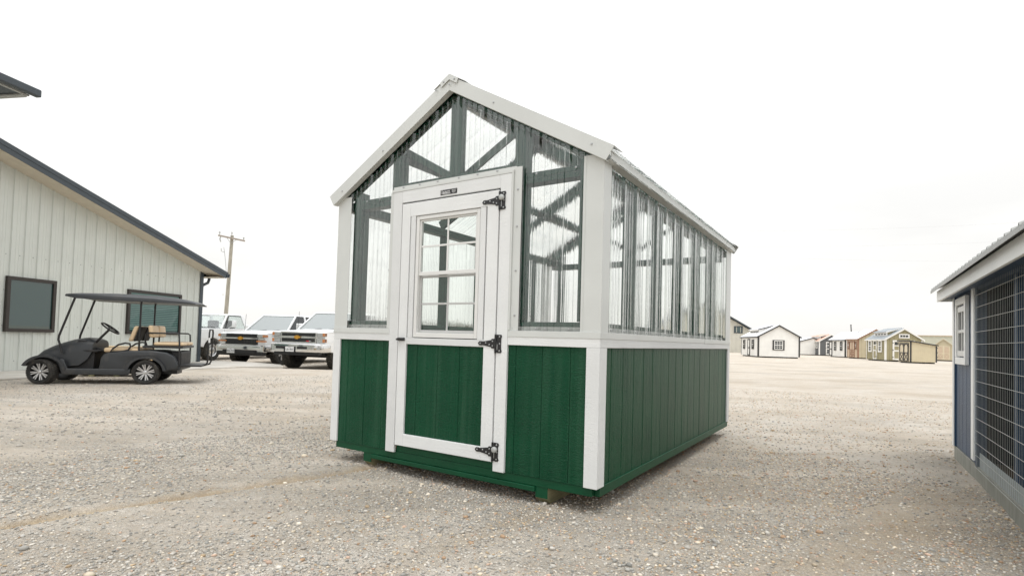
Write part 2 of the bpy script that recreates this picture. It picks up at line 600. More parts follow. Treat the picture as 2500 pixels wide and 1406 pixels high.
def hgt(X, Y):
    r = np.hypot(X, Y)
    fade = np.clip((13 - r) / 4, 0, 1)
    z = 0.006 * np.sin(1.3 * X + 0.7 * Y) + 0.005 * np.sin(2.9 * X - 1.9 * Y + 1) + 0.003 * np.sin(6.1 * X + 4.3 * Y + 2)
    z = z - 0.026
    d = dist_poly(X, Y, TRACK)
    z = z - 0.016 * np.exp(-(d / 0.05) ** 2) + 0.013 * np.exp(-((d - 0.11) / 0.045) ** 2)
    d = dist_poly(X, Y, TRACK2)
    z = z + 0.010 * np.exp(-((d - 0.09) / 0.05) ** 2) - 0.004 * np.exp(-(d / 0.05) ** 2)
    sm = lambda t: np.clip(t, 0, 1) ** 2 * (3 - 2 * np.clip(t, 0, 1))
    return z * fade - 0.11 * sm((Y - 15.6) / 2.0) * sm((-3.0 - X) / 2.0)


def axis_coords(lo, hi, step, far):
    core = list(np.arange(lo, hi + 1e-6, step))
    up, s_ = [], step
    x = hi
    while x < far:
        s_ *= 1.25
        x += s_
        up.append(x)
    dn, s_ = [], step
    x = lo
    while x > -far:
        s_ *= 1.25
        x -= s_
        dn.append(x)
    return np.array(dn[::-1] + core + up)


xs_, ys_ = axis_coords(-6.0, 6.0, 0.05, 1500), axis_coords(1.2, 9.0, 0.05, 1500)
GX, GY = np.meshgrid(xs_, ys_)
GZ = hgt(GX, GY)
nx, ny = len(xs_), len(ys_)
gm = bpy.data.meshes.new('ground')
idx = np.arange(nx * ny).reshape(ny, nx)
quads = np.stack([idx[:-1, :-1], idx[:-1, 1:], idx[1:, 1:], idx[1:, :-1]], -1).reshape(-1, 4)
gm.vertices.add(nx * ny)
gm.vertices.foreach_set('co', np.stack([GX, GY, GZ], -1).reshape(-1).astype(np.float32))
gm.loops.add(quads.size)
gm.loops.foreach_set('vertex_index', quads.reshape(-1).astype(np.int32))
gm.polygons.add(len(quads))
gm.polygons.foreach_set('loop_start', (np.arange(len(quads)) * 4).astype(np.int32))
gm.polygons.foreach_set('use_smooth', np.ones(len(quads), bool))
gm.update(calc_edges=True)
dirt = np.exp(-(dist_poly(GX, GY, TRACK) / (0.055 + 0.018 * np.sin(9 * GX + 4 * GY) + 0.010 * np.sin(31 * GX))) ** 2) * 1.0
dirt = np.maximum(dirt, 0.35 * np.exp(-(dist_poly(GX, GY, TRACK2) / 0.10) ** 2))
dirt = np.maximum(dirt, 0.34 * np.exp(-(dist_poly(GX, GY, TRACK3) / 0.22) ** 2))
at_ = gm.attributes.new('dirt', 'FLOAT', 'POINT')
at_.data.foreach_set('value', dirt.reshape(-1).astype(np.float32))
ground = bpy.data.objects.new('ground', gm)
COL.objects.link(ground)
tag(ground, 'pale gravel yard with dusty beige and grey patches', 'ground', kind='structure')


def ground_material():
    m, nt, b, nn, ll = nodes('ground')
    b.inputs['Roughness'].default_value = 0.92
    b.inputs['Specular IOR Level'].default_value = 0.2
    tcn = nn.new('ShaderNodeTexCoord')

    def noise(scale, detail=5, stretch=(1, 1, 1), rot=0.0, rough=0.55):
        mp = nn.new('ShaderNodeMapping')
        mp.inputs['Scale'].default_value = stretch
        mp.inputs['Rotation'].default_value = (0, 0, rot)
        ll.new(tcn.outputs['Object'], mp.inputs[0])
        n = nn.new('ShaderNodeTexNoise')
        n.inputs['Scale'].default_value = scale
        n.inputs['Detail'].default_value = detail
        n.inputs['Roughness'].default_value = rough
        ll.new(mp.outputs[0], n.inputs['Vector'])
        return n.outputs['Fac']

    def ramp_(fac, stops):
        r_ = nn.new('ShaderNodeValToRGB')
        el = r_.color_ramp.elements
        el[0].position, el[0].color = stops[0][0], (*stops[0][1], 1)
        el[1].position, el[1].color = stops[-1][0], (*stops[-1][1], 1)
        for p, c in stops[1:-1]:
            q = el.new(p)
            q.color = (*c, 1)
        ll.new(fac, r_.inputs[0])
        return r_.outputs[0]

    def rng_(fac, a, b_, lo, hi):
        r_ = nn.new('ShaderNodeMapRange')
        r_.inputs[1].default_value, r_.inputs[2].default_value = a, b_
        r_.inputs[3].default_value, r_.inputs[4].default_value = lo, hi
        ll.new(fac, r_.inputs[0])
        return r_.outputs[0]

    def mix(fac, a, b_, mode='MIX'):
        x = nn.new('ShaderNodeMix')
        x.data_type = 'RGBA'
        x.blend_type = mode
        if isinstance(fac, float):
            x.inputs['Factor'].default_value = fac
        else:
            ll.new(fac, x.inputs['Factor'])
        for sck, val in ((x.inputs[6], a), (x.inputs[7], b_)):
            if isinstance(val, tuple):
                sck.default_value = (*val, 1)
            else:
                ll.new(val, sck)
        return x.outputs[2]

    def voro(scale, feature='F1'):
        v = nn.new('ShaderNodeTexVoronoi')
        v.feature = feature
        v.inputs['Scale'].default_value = scale
        wob = nn.new('ShaderNodeVectorMath')
        wob.operation = 'MULTIPLY_ADD'
        nz = nn.new('ShaderNodeTexNoise')
        nz.inputs['Scale'].default_value = scale * 0.8
        ll.new(tcn.outputs['Object'], nz.inputs['Vector'])
        ll.new(nz.outputs['Color'], wob.inputs[0])
        wob.inputs[1].default_value = (0.5 / scale,) * 3
        ll.new(tcn.outputs['Object'], wob.inputs[2])
        ll.new(wob.outputs[0], v.inputs['Vector'])
        return v
    vor, vor2 = voro(74), voro(170)
    edge = voro(74, 'DISTANCE_TO_EDGE')
    stops = [(0.0, (0.18, 0.172, 0.155)), (0.22, (0.31, 0.297, 0.268)), (0.45, (0.41, 0.385, 0.335)), (0.62, (0.47, 0.425, 0.355)), (0.75, (0.49, 0.395, 0.285)), (0.88, (0.30, 0.215, 0.135)), (1.0, (0.66, 0.62, 0.55))]
    sepc = nn.new('ShaderNodeSeparateColor')
    ll.new(vor.outputs['Color'], sepc.inputs[0])
    sepc2 = nn.new('ShaderNodeSeparateColor')
    ll.new(vor2.outputs['Color'], sepc2.inputs[0])
    pebbles = mix(0.40, ramp_(sepc.outputs[0], stops), ramp_(sepc2.outputs[1], stops))
    pebbles = mix(rng_(edge.outputs['Distance'], 0.0, 0.10, 0.60, 0.0), pebbles, (0.15, 0.132, 0.105))
    # packed pale dust between the stones: in streaks, and taking over on the driven part of the yard
    streak = noise(0.55, 9, (0.4, 1.0, 1), R(-12), 0.68)
    patch = noise(0.9, 8, (1, 1, 1), 0.4, 0.66)
    sepo = nn.new('ShaderNodeSeparateXYZ')
    ll.new(tcn.outputs['Object'], sepo.inputs[0])
    lane = rng_(sepo.outputs['Y'], 4.0, 11.0, 0.0, 0.27)
    sadd = nn.new('ShaderNodeMath')
    ll.new(streak, sadd.inputs[0])
    ll.new(lane, sadd.inputs[1])
    dust = ramp_(patch, [(0.3, (0.65, 0.58, 0.485)), (0.5, (0.73, 0.685, 0.615)), (0.7, (0.77, 0.745, 0.70))])
    grit = noise(26, 6, (1, 1, 1), 0.2, 0.75)
    dust = mix(rng_(grit, 0.36, 0.62, 0.55, 0.0), dust, (0.45, 0.385, 0.30))
    grit2 = noise(5.5, 8, (1, 1, 1), 0.7, 0.8)
    dust = mix(rng_(grit2, 0.40, 0.60, 0.38, 0.0), dust, (0.54, 0.46, 0.365))
    grit3 = noise(1.7, 12, (0.7, 1, 1), 0.3, 0.86)
    dust = mix(rng_(grit3, 0.42, 0.58, 0.40, 0.0), dust, (0.55, 0.455, 0.355))
    # wheel-packed lanes sweeping past the greenhouse
    lanes = noise(1.5, 6, (0.16, 1.0, 1), R(-24), 0.6)
    lane_add = nn.new('ShaderNodeMath')
    lane_add.operation = 'MULTIPLY_ADD'
    lane_add.inputs[1].default_value = 0.30
    ll.new(rng_(lanes, 0.50, 0.68, 0.0, 1.0), lane_add.inputs[0])
    ll.new(sadd.outputs[0], lane_add.inputs[2])
    c = mix(rng_(lane_add.outputs[0], 0.44, 0.72, 0.16, 0.92), pebbles, dust)
    # browner earth showing in places
    earth = noise(0.42, 8, (0.5, 1.0, 1), R(15), 0.68)
    c = mix(rng_(earth, 0.49, 0.66, 0.0, 0.62), c, mix(0.45, (0.46, 0.355, 0.24), pebbles))
    grey = noise(0.33, 6, (1, 1, 1), 1.0, 0.6)
    c = mix(rng_(grey, 0.52, 0.68, 0.0, 0.40), c, mix(0.6, (0.47, 0.46, 0.44), pebbles))
    attr = nn.new('ShaderNodeAttribute')
    attr.attribute_name = 'dirt'
    brk = noise(9, 5)
    mm = nn.new('ShaderNodeMath')
    mm.operation = 'MULTIPLY'
    ll.new(attr.outputs['Fac'], mm.inputs[0])
    ll.new(rng_(brk, 0.30, 0.55, 0.55, 1.0), mm.inputs[1])
    dcol = ramp_(noise(14, 6), [(0.3, (0.34, 0.255, 0.16)), (0.7, (0.50, 0.40, 0.275))])
    c = mix(mm.outputs[0], c, dcol)
    ll.new(c, b.inputs['Base Color'])
    # relief
    inv = nn.new('ShaderNodeMath')
    inv.operation = 'MULTIPLY'
    inv.inputs[1].default_value = 2.5
    ll.new(edge.outputs['Distance'], inv.inputs[0])
    ad = nn.new('ShaderNodeMath')
    ad.operation = 'MULTIPLY_ADD'
    ad.inputs[1].default_value = 0.5
    ll.new(noise(45, 5), ad.inputs[0])
    ll.new(inv.outputs[0], ad.inputs[2])
    bp = nn.new('ShaderNodeBump')
    bp.inputs['Strength'].default_value = 0.85
    bp.inputs['Distance'].default_value = 0.010
    ll.new(ad.outputs[0], bp.inputs['Height'])
    ll.new(bp.outputs[0], b.inputs['Normal'])
    return m


gm.materials.append(ground_material())


def gravel():
    """loose stones lying on the near part of the yard, all in one mesh"""
    ico_v, ico_f = [], []
    t = (1 + 5 ** 0.5) / 2
    ico_v = np.array([(-1, t, 0), (1, t, 0), (-1, -t, 0), (1, -t, 0), (0, -1, t), (0, 1, t), (0, -1, -t), (0, 1, -t), (t, 0, -1), (t, 0, 1), (-t, 0, -1), (-t, 0, 1)], float)
    ico_v /= np.linalg.norm(ico_v[0])
    ico_f = np.array([(0, 11, 5), (0, 5, 1), (0, 1, 7), (0, 7, 10), (0, 10, 11), (1, 5, 9), (5, 11, 4), (11, 10, 2), (10, 7, 6), (7, 1, 8), (3, 9, 4), (3, 4, 2), (3, 2, 6), (3, 6, 8), (3, 8, 9), (4, 9, 5), (2, 4, 11), (6, 2, 10), (8, 6, 7), (9, 8, 1)])
    # positions: denser near the camera
    N1, N2, N3 = 78000, 44000, 3800
    def sector(n, r0, r1, p):
        u = rng.random(n)
        r = (r0 ** p + u * (r1 ** p - r0 ** p)) ** (1 / p)
        a = (rng.random(n) - 0.5) * R(100)
        return r * np.sin(a), r * np.cos(a)
    X1, Y1 = sector(N1, 2.1, 6.2, 1.25)
    S1 = np.exp(rng.normal(math.log(0.0060), 0.26, N1))
    X2, Y2 = sector(N2, 4.5, 14.5, 1.15)
    S2 = np.exp(rng.normal(math.log(0.0074), 0.30, N2))
    X3, Y3 = sector(N3, 2.0, 10.0, 1.4)
    S3 = np.exp(rng.normal(math.log(0.0120), 0.26, N3))
    X, Y, S_ = np.concatenate([X1, X2, X3]), np.concatenate([Y1, Y2, Y3]), np.concatenate([S1, S2, S3])
    # patches of fewer stones where the ground is packed dust; fewer in the drag mark
    pk = np.sin(0.9 * X + 1.7 * Y) + np.sin(2.3 * X - 1.1 * Y + 0.7) + np.sin(0.5 * X * Y + 1.3)
    keep = rng.random(len(X)) < np.clip(0.72 + 0.22 * pk, 0.2, 1)
    keep &= ~((dist_poly(X, Y, TRACK) < 0.07) & (rng.random(len(X)) < 0.93))
    keep &= ~((dist_poly(X, Y, TRACK3) < 0.22) & (rng.random(len(X)) < 0.7))
    X, Y, S_ = X[keep], Y[keep], S_[keep]
    n = len(X)
    dx, dy = X + 1.5102, Y - 4.6148
    yaw = R(-33.0126)
    lx = dx * math.cos(yaw) + dy * math.sin(yaw)
    ly = -dx * math.sin(yaw) + dy * math.cos(yaw)
    # colours: grey chips, with beige and tan river stones commoner to the right and among the big ones
    tanp = np.clip(0.22 + 0.07 * X + 14 * (S_ - 0.006), 0.1, 0.75)
    kind = rng.random(n)
    pal_g = np.array([(0.26, 0.27, 0.27), (0.36, 0.365, 0.36), (0.44, 0.435, 0.42), (0.31, 0.30, 0.285), (0.50, 0.49, 0.465)])
    pal_t = np.array([(0.52, 0.45, 0.34), (0.58, 0.52, 0.42), (0.46, 0.35, 0.22), (0.40, 0.27, 0.165), (0.64, 0.60, 0.53), (0.50, 0.36, 0.28)])
    col = np.where((kind < tanp)[:, None], pal_t[rng.integers(0, len(pal_t), n)], pal_g[rng.integers(0, len(pal_g), n)])
    col = col * np.array([1.06, 0.995, 0.895]) * (0.84 + 0.46 * rng.random((n, 1)))
    grey_ = col.mean(1, keepdims=True)
    col = grey_ + (col - grey_) * 0.8
    variants = [ico_v * (0.72 + 0.5 * rng.random((12, 1))) for _ in range(24)]
    va = np.array(variants)[rng.integers(0, 24, n)]
    va = va * np.stack([S_ * (0.85 + 0.5 * rng.random(n)), S_ * (0.7 + 0.4 * rng.random(n)), S_ * (0.45 + 0.3 * rng.random(n))], -1)[:, None, :]
    ang = rng.random(n) * 2 * math.pi
    ca, sa = np.cos(ang)[:, None], np.sin(ang)[:, None]
    tl = (rng.random(n) - 0.5) * 0.7
    ct, st = np.cos(tl)[:, None], np.sin(tl)[:, None]
    y2, z2 = va[..., 1] * ct - va[..., 2] * st, va[..., 1] * st + va[..., 2] * ct
    x3, y3 = va[..., 0] * ca - y2 * sa, va[..., 0] * sa + y2 * ca
    Z = hgt(X, Y) + S_ * 0.28
    co = np.stack([x3 + X[:, None], y3 + Y[:, None], z2 + Z[:, None]], -1).reshape(-1, 3)
    fc = (ico_f[None] + (np.arange(n) * 12)[:, None, None]).reshape(-1, 3)
    me = bpy.data.meshes.new('gravel')
    me.vertices.add(len(co))
    me.vertices.foreach_set('co', co.reshape(-1).astype(np.float32))
    me.loops.add(fc.size)
    me.loops.foreach_set('vertex_index', fc.reshape(-1).astype(np.int32))
    me.polygons.add(len(fc))
    me.polygons.foreach_set('loop_start', (np.arange(len(fc)) * 3).astype(np.int32))
    me.polygons.foreach_set('use_smooth', np.ones(len(fc), bool))
    me.update(calc_edges=True)
    ca_ = me.attributes.new('col', 'FLOAT_COLOR', 'POINT')
    c4 = np.concatenate([np.repeat(col, 12, 0), np.ones((n * 12, 1))], 1)
    ca_.data.foreach_set('color', c4.reshape(-1).astype(np.float32))
    m, nt, b, nn, ll = nodes('gravel')
    a_ = nn.new('ShaderNodeAttribute')
    a_.attribute_name = 'col'
    ll.new(a_.outputs['Color'], b.inputs['Base Color'])
    b.inputs['Roughness'].default_value = 0.85
    b.inputs['Specular IOR Level'].default_value = 0.25
    me.materials.append(m)
    o = bpy.data.objects.new('gravel', me)
    COL.objects.link(o)
    tag(o, 'loose grey and tan gravel stones strewn over the yard', 'gravel', kind='stuff')


gravel()

# ------------------------------------------------------------------ greenhouse (local: x along the front, y depth, z up)
def profile(u0, u1, pitch=0.229, h=0.015, phase=0.0):
    """ribbed sheet: main trapezoid rib every pitch and two small ribs between"""
    pts = {round(u0, 5), round(u1, 5)}
    k0, k1 = int((u0 - phase) / pitch) - 2, int((u1 - phase) / pitch) + 2
    rel = [-0.030, -0.014, 0.014, 0.030, 0.055, 0.062, 0.070, 0.077, 0.1035, 0.1105, 0.1185, 0.1255, 0.152, 0.159, 0.167, 0.174]
    for k in range(k0, k1):
        for r_ in rel:
            u = phase + k * pitch + r_
            if u0 < u < u1:
                pts.add(round(u, 5))

    def w(u):
        t = (u - phase) % pitch
        if t > pitch - 0.031:
            t -= pitch
        if -0.030 <= t <= 0.030:
            a = abs(t)
            return h if a <= 0.014 else h * (0.030 - a) / 0.016
        for c in (0.066, 0.1145, 0.163):
            a = abs(t - c)
            if a < 0.011:
                return 0.005 if a <= 0.004 else 0.005 * (0.011 - a) / 0.007
        return 0.0
    us = sorted(pts)
    return us, [w(u) for u in us]


def clear_sheet(name, parent, O, U, V, N, u0, u1, vb, vt, phase=0.0, mats=('clear_outer', 'clear_inner'), h=0.015):
    O, U, V, N = Vector(O), Vector(U), Vector(V), Vector(N)
    us, ws = profile(u0, u1, h=h, phase=phase)
    th = 0.0014
    fb = vb if callable(vb) else (lambda u: vb)
    ft = vt if callable(vt) else (lambda u: vt)
    me_v, me_f, me_m = [], [], []
    n = len(us)
    for off in (0.0, -th):
        for u, w in zip(us, ws):
            me_v.append(O + U * u + V * fb(u) + N * (w + off))
        for u, w in zip(us, ws):
            me_v.append(O + U * u + V * ft(u) + N * (w + off))
    flip = U.cross(V).dot(N) < 0
    for i in range(n - 1):
        q = [(i, i + 1, n + i + 1, n + i), (2 * n + i, 3 * n + i, 3 * n + i + 1, 2 * n + i + 1)]
        q += [(i, 2 * n + i, 2 * n + i + 1, i + 1), (n + i, n + i + 1, 3 * n + i + 1, 3 * n + i)]
        for k, fc in enumerate(q):
            me_f.append(fc[::-1] if flip else fc)
            me_m.append(0 if k == 0 else 1)
    for i in (0, n - 1):
        fc = (i, n + i, 3 * n + i, 2 * n + i)
        if i:
            fc = fc[::-1]
        me_f.append(fc[::-1] if flip else fc)
        me_m.append(1)
    me = bpy.data.meshes.new(name)
    me.from_pydata(me_v, [], me_f)
    for k in mats:
        me.materials.append(M[k])
    me.polygons.foreach_set('material_index', me_m)
    me.update()
    o = bpy.data.objects.new(name, me)
    COL.objects.link(o)
    o.parent = parent
    return o


GW, GD = 2.44, 3.78
gh = thing('greenhouse', 'green and white garden greenhouse with clear ribbed walls and a half-glazed door', 'greenhouse', (-1.5102, 4.6148, 0), R(-33.0126))
RM, ZP = 0.5635, 2.925


def zroof(x):
    return ZP - RM * abs(x - GW / 2)


# skids: pressure-treated runners with green-painted front ends
for x0 in (0.39, 2.003):
    b = MB()
    b.prism([(0.03, 0.095), (0.03, 0.025), (0.075, -0.012), (GD - 0.08, -0.012), (GD - 0.03, 0.035), (GD - 0.03, 0.095)], 'x', x0, x0 + 0.087)
    sk = b.build('skid', 'treated_wood', gh, bevel=0.004)
    MB().prism([(0.026, 0.12), (0.026, 0.027), (0.0295, 0.027), (0.0295, 0.12)], 'x', x0 - 0.001, x0 + 0.088).build('painted_end', 'green_flat', sk)
# floor frame
B('rim_joist', 'green_flat', gh, 0.055, 2.40, 0.022, 0.06, 0.096, 0.15, bevel=0.003)
B('lower_rail', 'green_flat', gh, 0.478, 2.001, 0.012, 0.05, 0.060, 0.094, bevel=0.004)
B('rim_joist', 'green_flat', gh, 2.395, 2.433, 0.062, GD - 0.03, 0.092, 0.152, bevel=0.003)
B('rim_joist', 'green_flat', gh, 0.007, 0.045, 0.062, GD - 0.03, 0.092, 0.152, bevel=0.003)
B('rim_joist', 'green_flat', gh, 0.05, 2.39, GD - 0.05, GD - 0.012, 0.092, 0.152, bevel=0.003)
B('floor', 'plywood', gh, 0.05, 2.39, 0.065, GD - 0.055, 0.153, 0.172)
B('sill_board', 'green_flat', gh, 0.757, 1.677, 0.020, 0.05, 0.152, 0.235, bevel=0.003)

# siding boards below the rail (each with its own edges, shallow joints between)
def boards(x0, x1, z0, z1, y0, y1, first, parent=gh, width=0.2032, axis='x', sign=1):
    edges = [x0]
    e_ = first
    while e_ < x1 - 0.02:
        if e_ > x0 + 0.02:
            edges.append(e_)
        e_ += width
    edges.append(x1)
    for a, b_ in zip(edges[:-1], edges[1:]):
        j = random.uniform(-0.0008, 0.0008)
        if axis == 'x':
            B('siding_board', 'green_siding', parent, a + 0.0012, b_ - 0.0012, y0 + j, y1, z0, z1, bevel=0.0022)
        else:
            B('siding_board', 'green_siding', parent, y0, y1 + j, a + 0.0025, b_ - 0.0025, z0, z1, bevel=0.003)


B('wall_backing', 'dark_gap', gh, 0.03, 0.70, 0.0245, 0.034, 0.155, 1.05)
B('wall_backing', 'dark_gap', gh, 1.72, 2.41, 0.0245, 0.034, 0.155, 1.05)
boards(0.07, 0.668, 0.150, 1.02, 0.016, 0.024, 0.175)
boards(1.755, 2.36, 0.150, 1.02, 0.016, 0.024, 1.83)
B('wall_backing', 'dark_gap', gh, GW - 0.034, GW - 0.0245, 0.04, GD - 0.04, 0.155, 1.05)
boards(0.095, GD - 0.095, 0.150, 1.02, GW - 0.024, GW - 0.016, 0.223, axis='y')
B('wall_backing', 'dark_gap', gh, 0.0245, 0.034, 0.04, GD - 0.04, 0.155, 1.05)
boards(0.095, GD - 0.095, 0.150, 1.02, 0.016, 0.024, 0.223, axis='y')
B('wall_backing', 'green_flat', gh, 0.04, 2.40, GD - 0.034, GD - 0.016, 0.155, 1.06)

# white trim: corner posts, rails, casing
def trim(name, x0, x1, y0, y1, z0, z1, d):
    return B(name, 'white_trim_' + d, gh, x0, x1, y0, y1, z0, z1, bevel=0.0025)


trim('corner_post', 0.0, 0.082, 0.0, 0.0155, 0.150, 1.000, 'v')
trim('corner_post', 2.350, 2.44, 0.0, 0.0155, 0.150, 1.000, 'v')
trim('corner_post', 2.4245, 2.4405, 0.0156, 0.110, 0.150, 1.000, 'v')
trim('corner_post', 2.4245, 2.44, GD - 0.10, GD, 0.150, 1.000, 'v')
trim('corner_post', 0.0, 0.0155, 0.016, 0.110, 0.150, 1.000, 'v')
trim('corner_post', 0.0, 0.0155, GD - 0.10, GD, 0.150, 1.000, 'v')
trim('rail', 0.0, 0.659, 0.0, 0.0155, 1.0005, 1.060, 'h')
trim('rail', 1.7695, 2.44, 0.0, 0.0155, 1.0005, 1.060, 'h')
trim('rail', 2.4245, 2.4405, 0.0156, GD, 1.0005, 1.060, 'h')
trim('rail', 0.0, 0.0155, 0.016, GD, 1.0005, 1.060, 'h')
trim('door_casing', 0.660, 0.753, -0.004, 0.018, 0.147, 2.166, 'v')
trim('door_casing', 1.679, 1.769, -0.004, 0.018, 0.147, 2.166, 'v')
trim('door_header', 0.7535, 1.6785, -0.004, 0.018, 2.075, 2.166, 'h')

# pale board behind the foot of the clear sheets, green sill above it
B('sheet_backing', 'flashing', gh, 0.10, 0.659, 0.034, 0.045, 1.05, 1.126)
B('sheet_backing', 'flashing', gh, 1.77, 2.36, 0.034, 0.045, 1.05, 1.126)
B('sheet_backing', 'flashing', gh, 2.395, 2.406, 0.07, GD - 0.07, 1.05, 1.128)
B('sheet_backing', 'flashing', gh, 0.034, 0.045, 0.07, GD - 0.07, 1.05, 1.128)

# metal flashings
def fl(name, *a):
    return B(name, 'flashing', gh, *a, bevel=0.0015)


fl('band_flashing', -0.003, 0.659, -0.0035, 0.010, 1.056, 1.097)
fl('band_flashing', 1.770, 2.4435, -0.0035, 0.010, 1.056, 1.097)
fl('band_flashing', 2.430, 2.4437, 0.0105, 2.55, 1.056, 1.097)
fl('band_flashing', 2.428, 2.4455, 2.552, GD, 1.054, 1.096)
fl('band_flashing', -0.0035, 0.010, 0.0105, GD, 1.056, 1.097)
b = MB()
for x0, x1, y0, y1 in ((2.303, 2.4415, 0.003, 0.0065), (2.438, 2.4417, 0.0067, 0.118)):
    b.box(x0, x1, y0, y1, 1.0975, 2.195 if y1 < 0.01 else 2.205)
b.box(2.318, 2.321, 0.0005, 0.0029, 1.0975, 2.195)
b.build('corner_flashing', 'flashing', gh)
b = MB()
b.box(-0.0015, 0.157, 0.003, 0.0065, 1.0975, 2.195)
b.box(-0.0017, 0.002, 0.0067, 0.118, 1.0975, 2.205)
b.build('corner_flashing', 'flashing', gh)
for y0, y1 in ((GD - 0.24, GD - 0.002),):
    B('corner_flashing', 'flashing', gh, 2.438, 2.4417, y0, y1, 1.0975, 2.20)
    B('corner_flashing', 'flashing', gh, -0.0017, 0.002, y0, y1, 1.0975, 2.20)
fl('door_flashing', 0.624, 0.6585, 0.000, 0.012, 1.098, 2.1665)
fl('door_flashing', 1.7705, 1.784, -0.006, 0.012, 1.098, 2.1665)
fl('door_flashing', 1.7845, 1.845, 0.006, 0.012, 1.098, 2.205)
fl('door_flashing', 0.640, 1.784, -0.006, 0.012, 2.1668, 2.188)
fl('door_flashing', 0.645, 1.80, 0.008, 0.0125, 2.189, 2.212)


# frame lumber (green)
def stud(name, *a):
    return B(name, 'green_frame', gh, *a, bevel=0.003)


YF = 0.036
for x0, x1 in ((0.158, 0.247), (0.600, 0.689), (1.765, 1.851), (2.262, 2.35)):
    stud('stud', x0, x1, YF, YF + 0.086, 1.16, min(zroof(x0), zroof(x1)) - 0.10)
stud('stud', 1.186, 1.294, YF, YF + 0.05, 2.24, 2.80)
stud('sill_plate', 0.09, 0.69, YF, YF + 0.09, 1.06, 1.157)
stud('sill_plate', 1.765, 2.35, YF, YF + 0.09, 1.06, 1.157)
for x0, x1 in ((0.248, 0.599), (1.852, 2.261)):
    stud('top_plate', x0, x1, YF, YF + 0.09, 2.085, 2.122)
    stud('top_plate', x0, x1, YF, YF + 0.09, 2.123, 2.160)
stud('header', 0.69, 1.764, YF, YF + 0.09, 2.168, 2.240)
for x0, x1 in ((0.158, 0.24), (1.20, 1.24), (1.245, 1.30), (2.20, 2.28)):
    stud('stud', x0, x1, GD - 0.125, GD - 0.036, 1.16, min(zroof(x0), zroof(x1)) - 0.10)
stud('sill_plate', 0.09, 2.35, GD - 0.125, GD - 0.036, 1.062, 1.157)
stud('top_plate', 0.09, 2.35, GD - 0.13, GD - 0.036, 2.03, 2.065)
stud('top_plate', 0.09, 2.35, GD - 0.13, GD - 0.036, 2.066, 2.10)
for xa, xb in ((0.047, 0.135), (2.305, 2.393)):
    stud('sill_plate', xa, xb, 0.13, GD - 0.13, 1.062, 1.157)
    stud('top_plate', xa, xb, 0.05, GD - 0.05, 2.085, 2.122)
    stud('top_plate', xa, xb, 0.05, GD - 0.05, 2.123, 2.160)
    for k in range(1, 6):
        y0 = 0.05 + k * 0.61
        stud('stud', xa, xb, y0, y0 + 0.040, 1.158, 2.084)
    stud('brace', xa, xb, 0.13, GD - 0.13, 1.62, 1.655) if False else None
# trusses
for yt in (0.040, 1.26, 2.50, GD - 0.080):
    t = MB()
    for sgn in (-1, 1):
        pe = (GW / 2 + sgn * 1.17, yt + 0.02, zroof(GW / 2 + 1.17) - 0.062)
        pk = (GW / 2, yt + 0.02, ZP - 0.062)
        t.bar(pe, pk, 0.038, 0.089)
    t.build('rafter_pair', 'green_frame', gh)
    w = MB()
    for sgn in (-1, 1):
        w.bar((GW / 2 + sgn * 0.03, yt + 0.075, 2.23), (GW / 2 + sgn * 0.55, yt + 0.075, zroof(GW / 2 + 0.55) - 0.09), 0.02, 0.052)
    w.build('web_brace', 'green_frame', gh)
# purlins
for sgn in (-1, 1):
    for d in (0.66,):
        x = GW / 2 + sgn * d
        MB().bar((x, 0.08, zroof(x) - 0.032), (x, GD - 0.1, zroof(x) - 0.032), 0.085, 0.034, up=(sgn * RM, 0, 1)).build('purlin', 'green_frame', gh)
MB().bar((GW / 2, 0.05, ZP - 0.055), (GW / 2, GD - 0.05, ZP - 0.055), 0.04, 0.09).build('ridge_beam', 'green_frame', gh)

# clear ribbed sheets
fr = dict(O=(0, 0.0335, 0), U=(1, 0, 0), V=(0, 0, 1), N=(0, -1, 0))
zt = lambda u: zroof(u) - 0.045
clear_sheet('clear_sheet', gh, **fr, u0=0.10, u1=0.658, vb=1.075, vt=zt, phase=0.115)
clear_sheet('clear_sheet', gh, **fr, u0=0.660, u1=1.219, vb=2.19, vt=zt, phase=0.115)
clear_sheet('clear_sheet', gh, **fr, u0=1.221, u1=1.787, vb=2.19, vt=zt, phase=0.115)
clear_sheet('clear_sheet', gh, **fr, u0=1.789, u1=2.345, vb=1.075, vt=zt, phase=0.115)
bk = dict(O=(0, GD - 0.0335, 0), U=(1, 0, 0), V=(0, 0, 1), N=(0, 1, 0))
clear_sheet('clear_sheet', gh, **bk, u0=0.10, u1=1.219, vb=1.075, vt=zt, phase=0.115)
clear_sheet('clear_sheet', gh, **bk, u0=1.221, u1=2.345, vb=1.075, vt=zt, phase=0.115)
for a in range(4):
    y0 = 0.09 + a * 0.9
    y1 = min(y0 + 0.899, GD - 0.09)
    jit = random.uniform(-0.006, 0.006)
    clear_sheet('clear_sheet', gh, (2.407, 0, 0), (0, 1, 0), (0, 0, 1), (1, 0, 0), y0, y1, 1.075, 2.155 + jit, phase=0.175, h=0.019)
    clear_sheet('clear_sheet', gh, (0.033, 0, 0), (0, 1, 0), (0, 0, 1), (-1, 0, 0), y0, y1, 1.075, 2.155 + jit, phase=0.175, h=0.019)
cs = math.hypot(1, RM)
for sgn in (-1, 1):
    V_ = Vector((sgn / cs, 0, -RM / cs))
    N_ = Vector((sgn * RM / cs, 0, 1 / cs))
    for a in range(4):
        y0 = 0.012 + a * 0.94
        y1 = min(y0 + 0.939, GD - 0.012)
        clear_sheet('roof_sheet', gh, (GW / 2, 0, ZP), (0, 1, 0), V_, N_, y0, y1, 0.012, 1.283 * cs + 0.008, phase=0.175, mats=('clear_roof', 'clear_inner'), h=0.005)

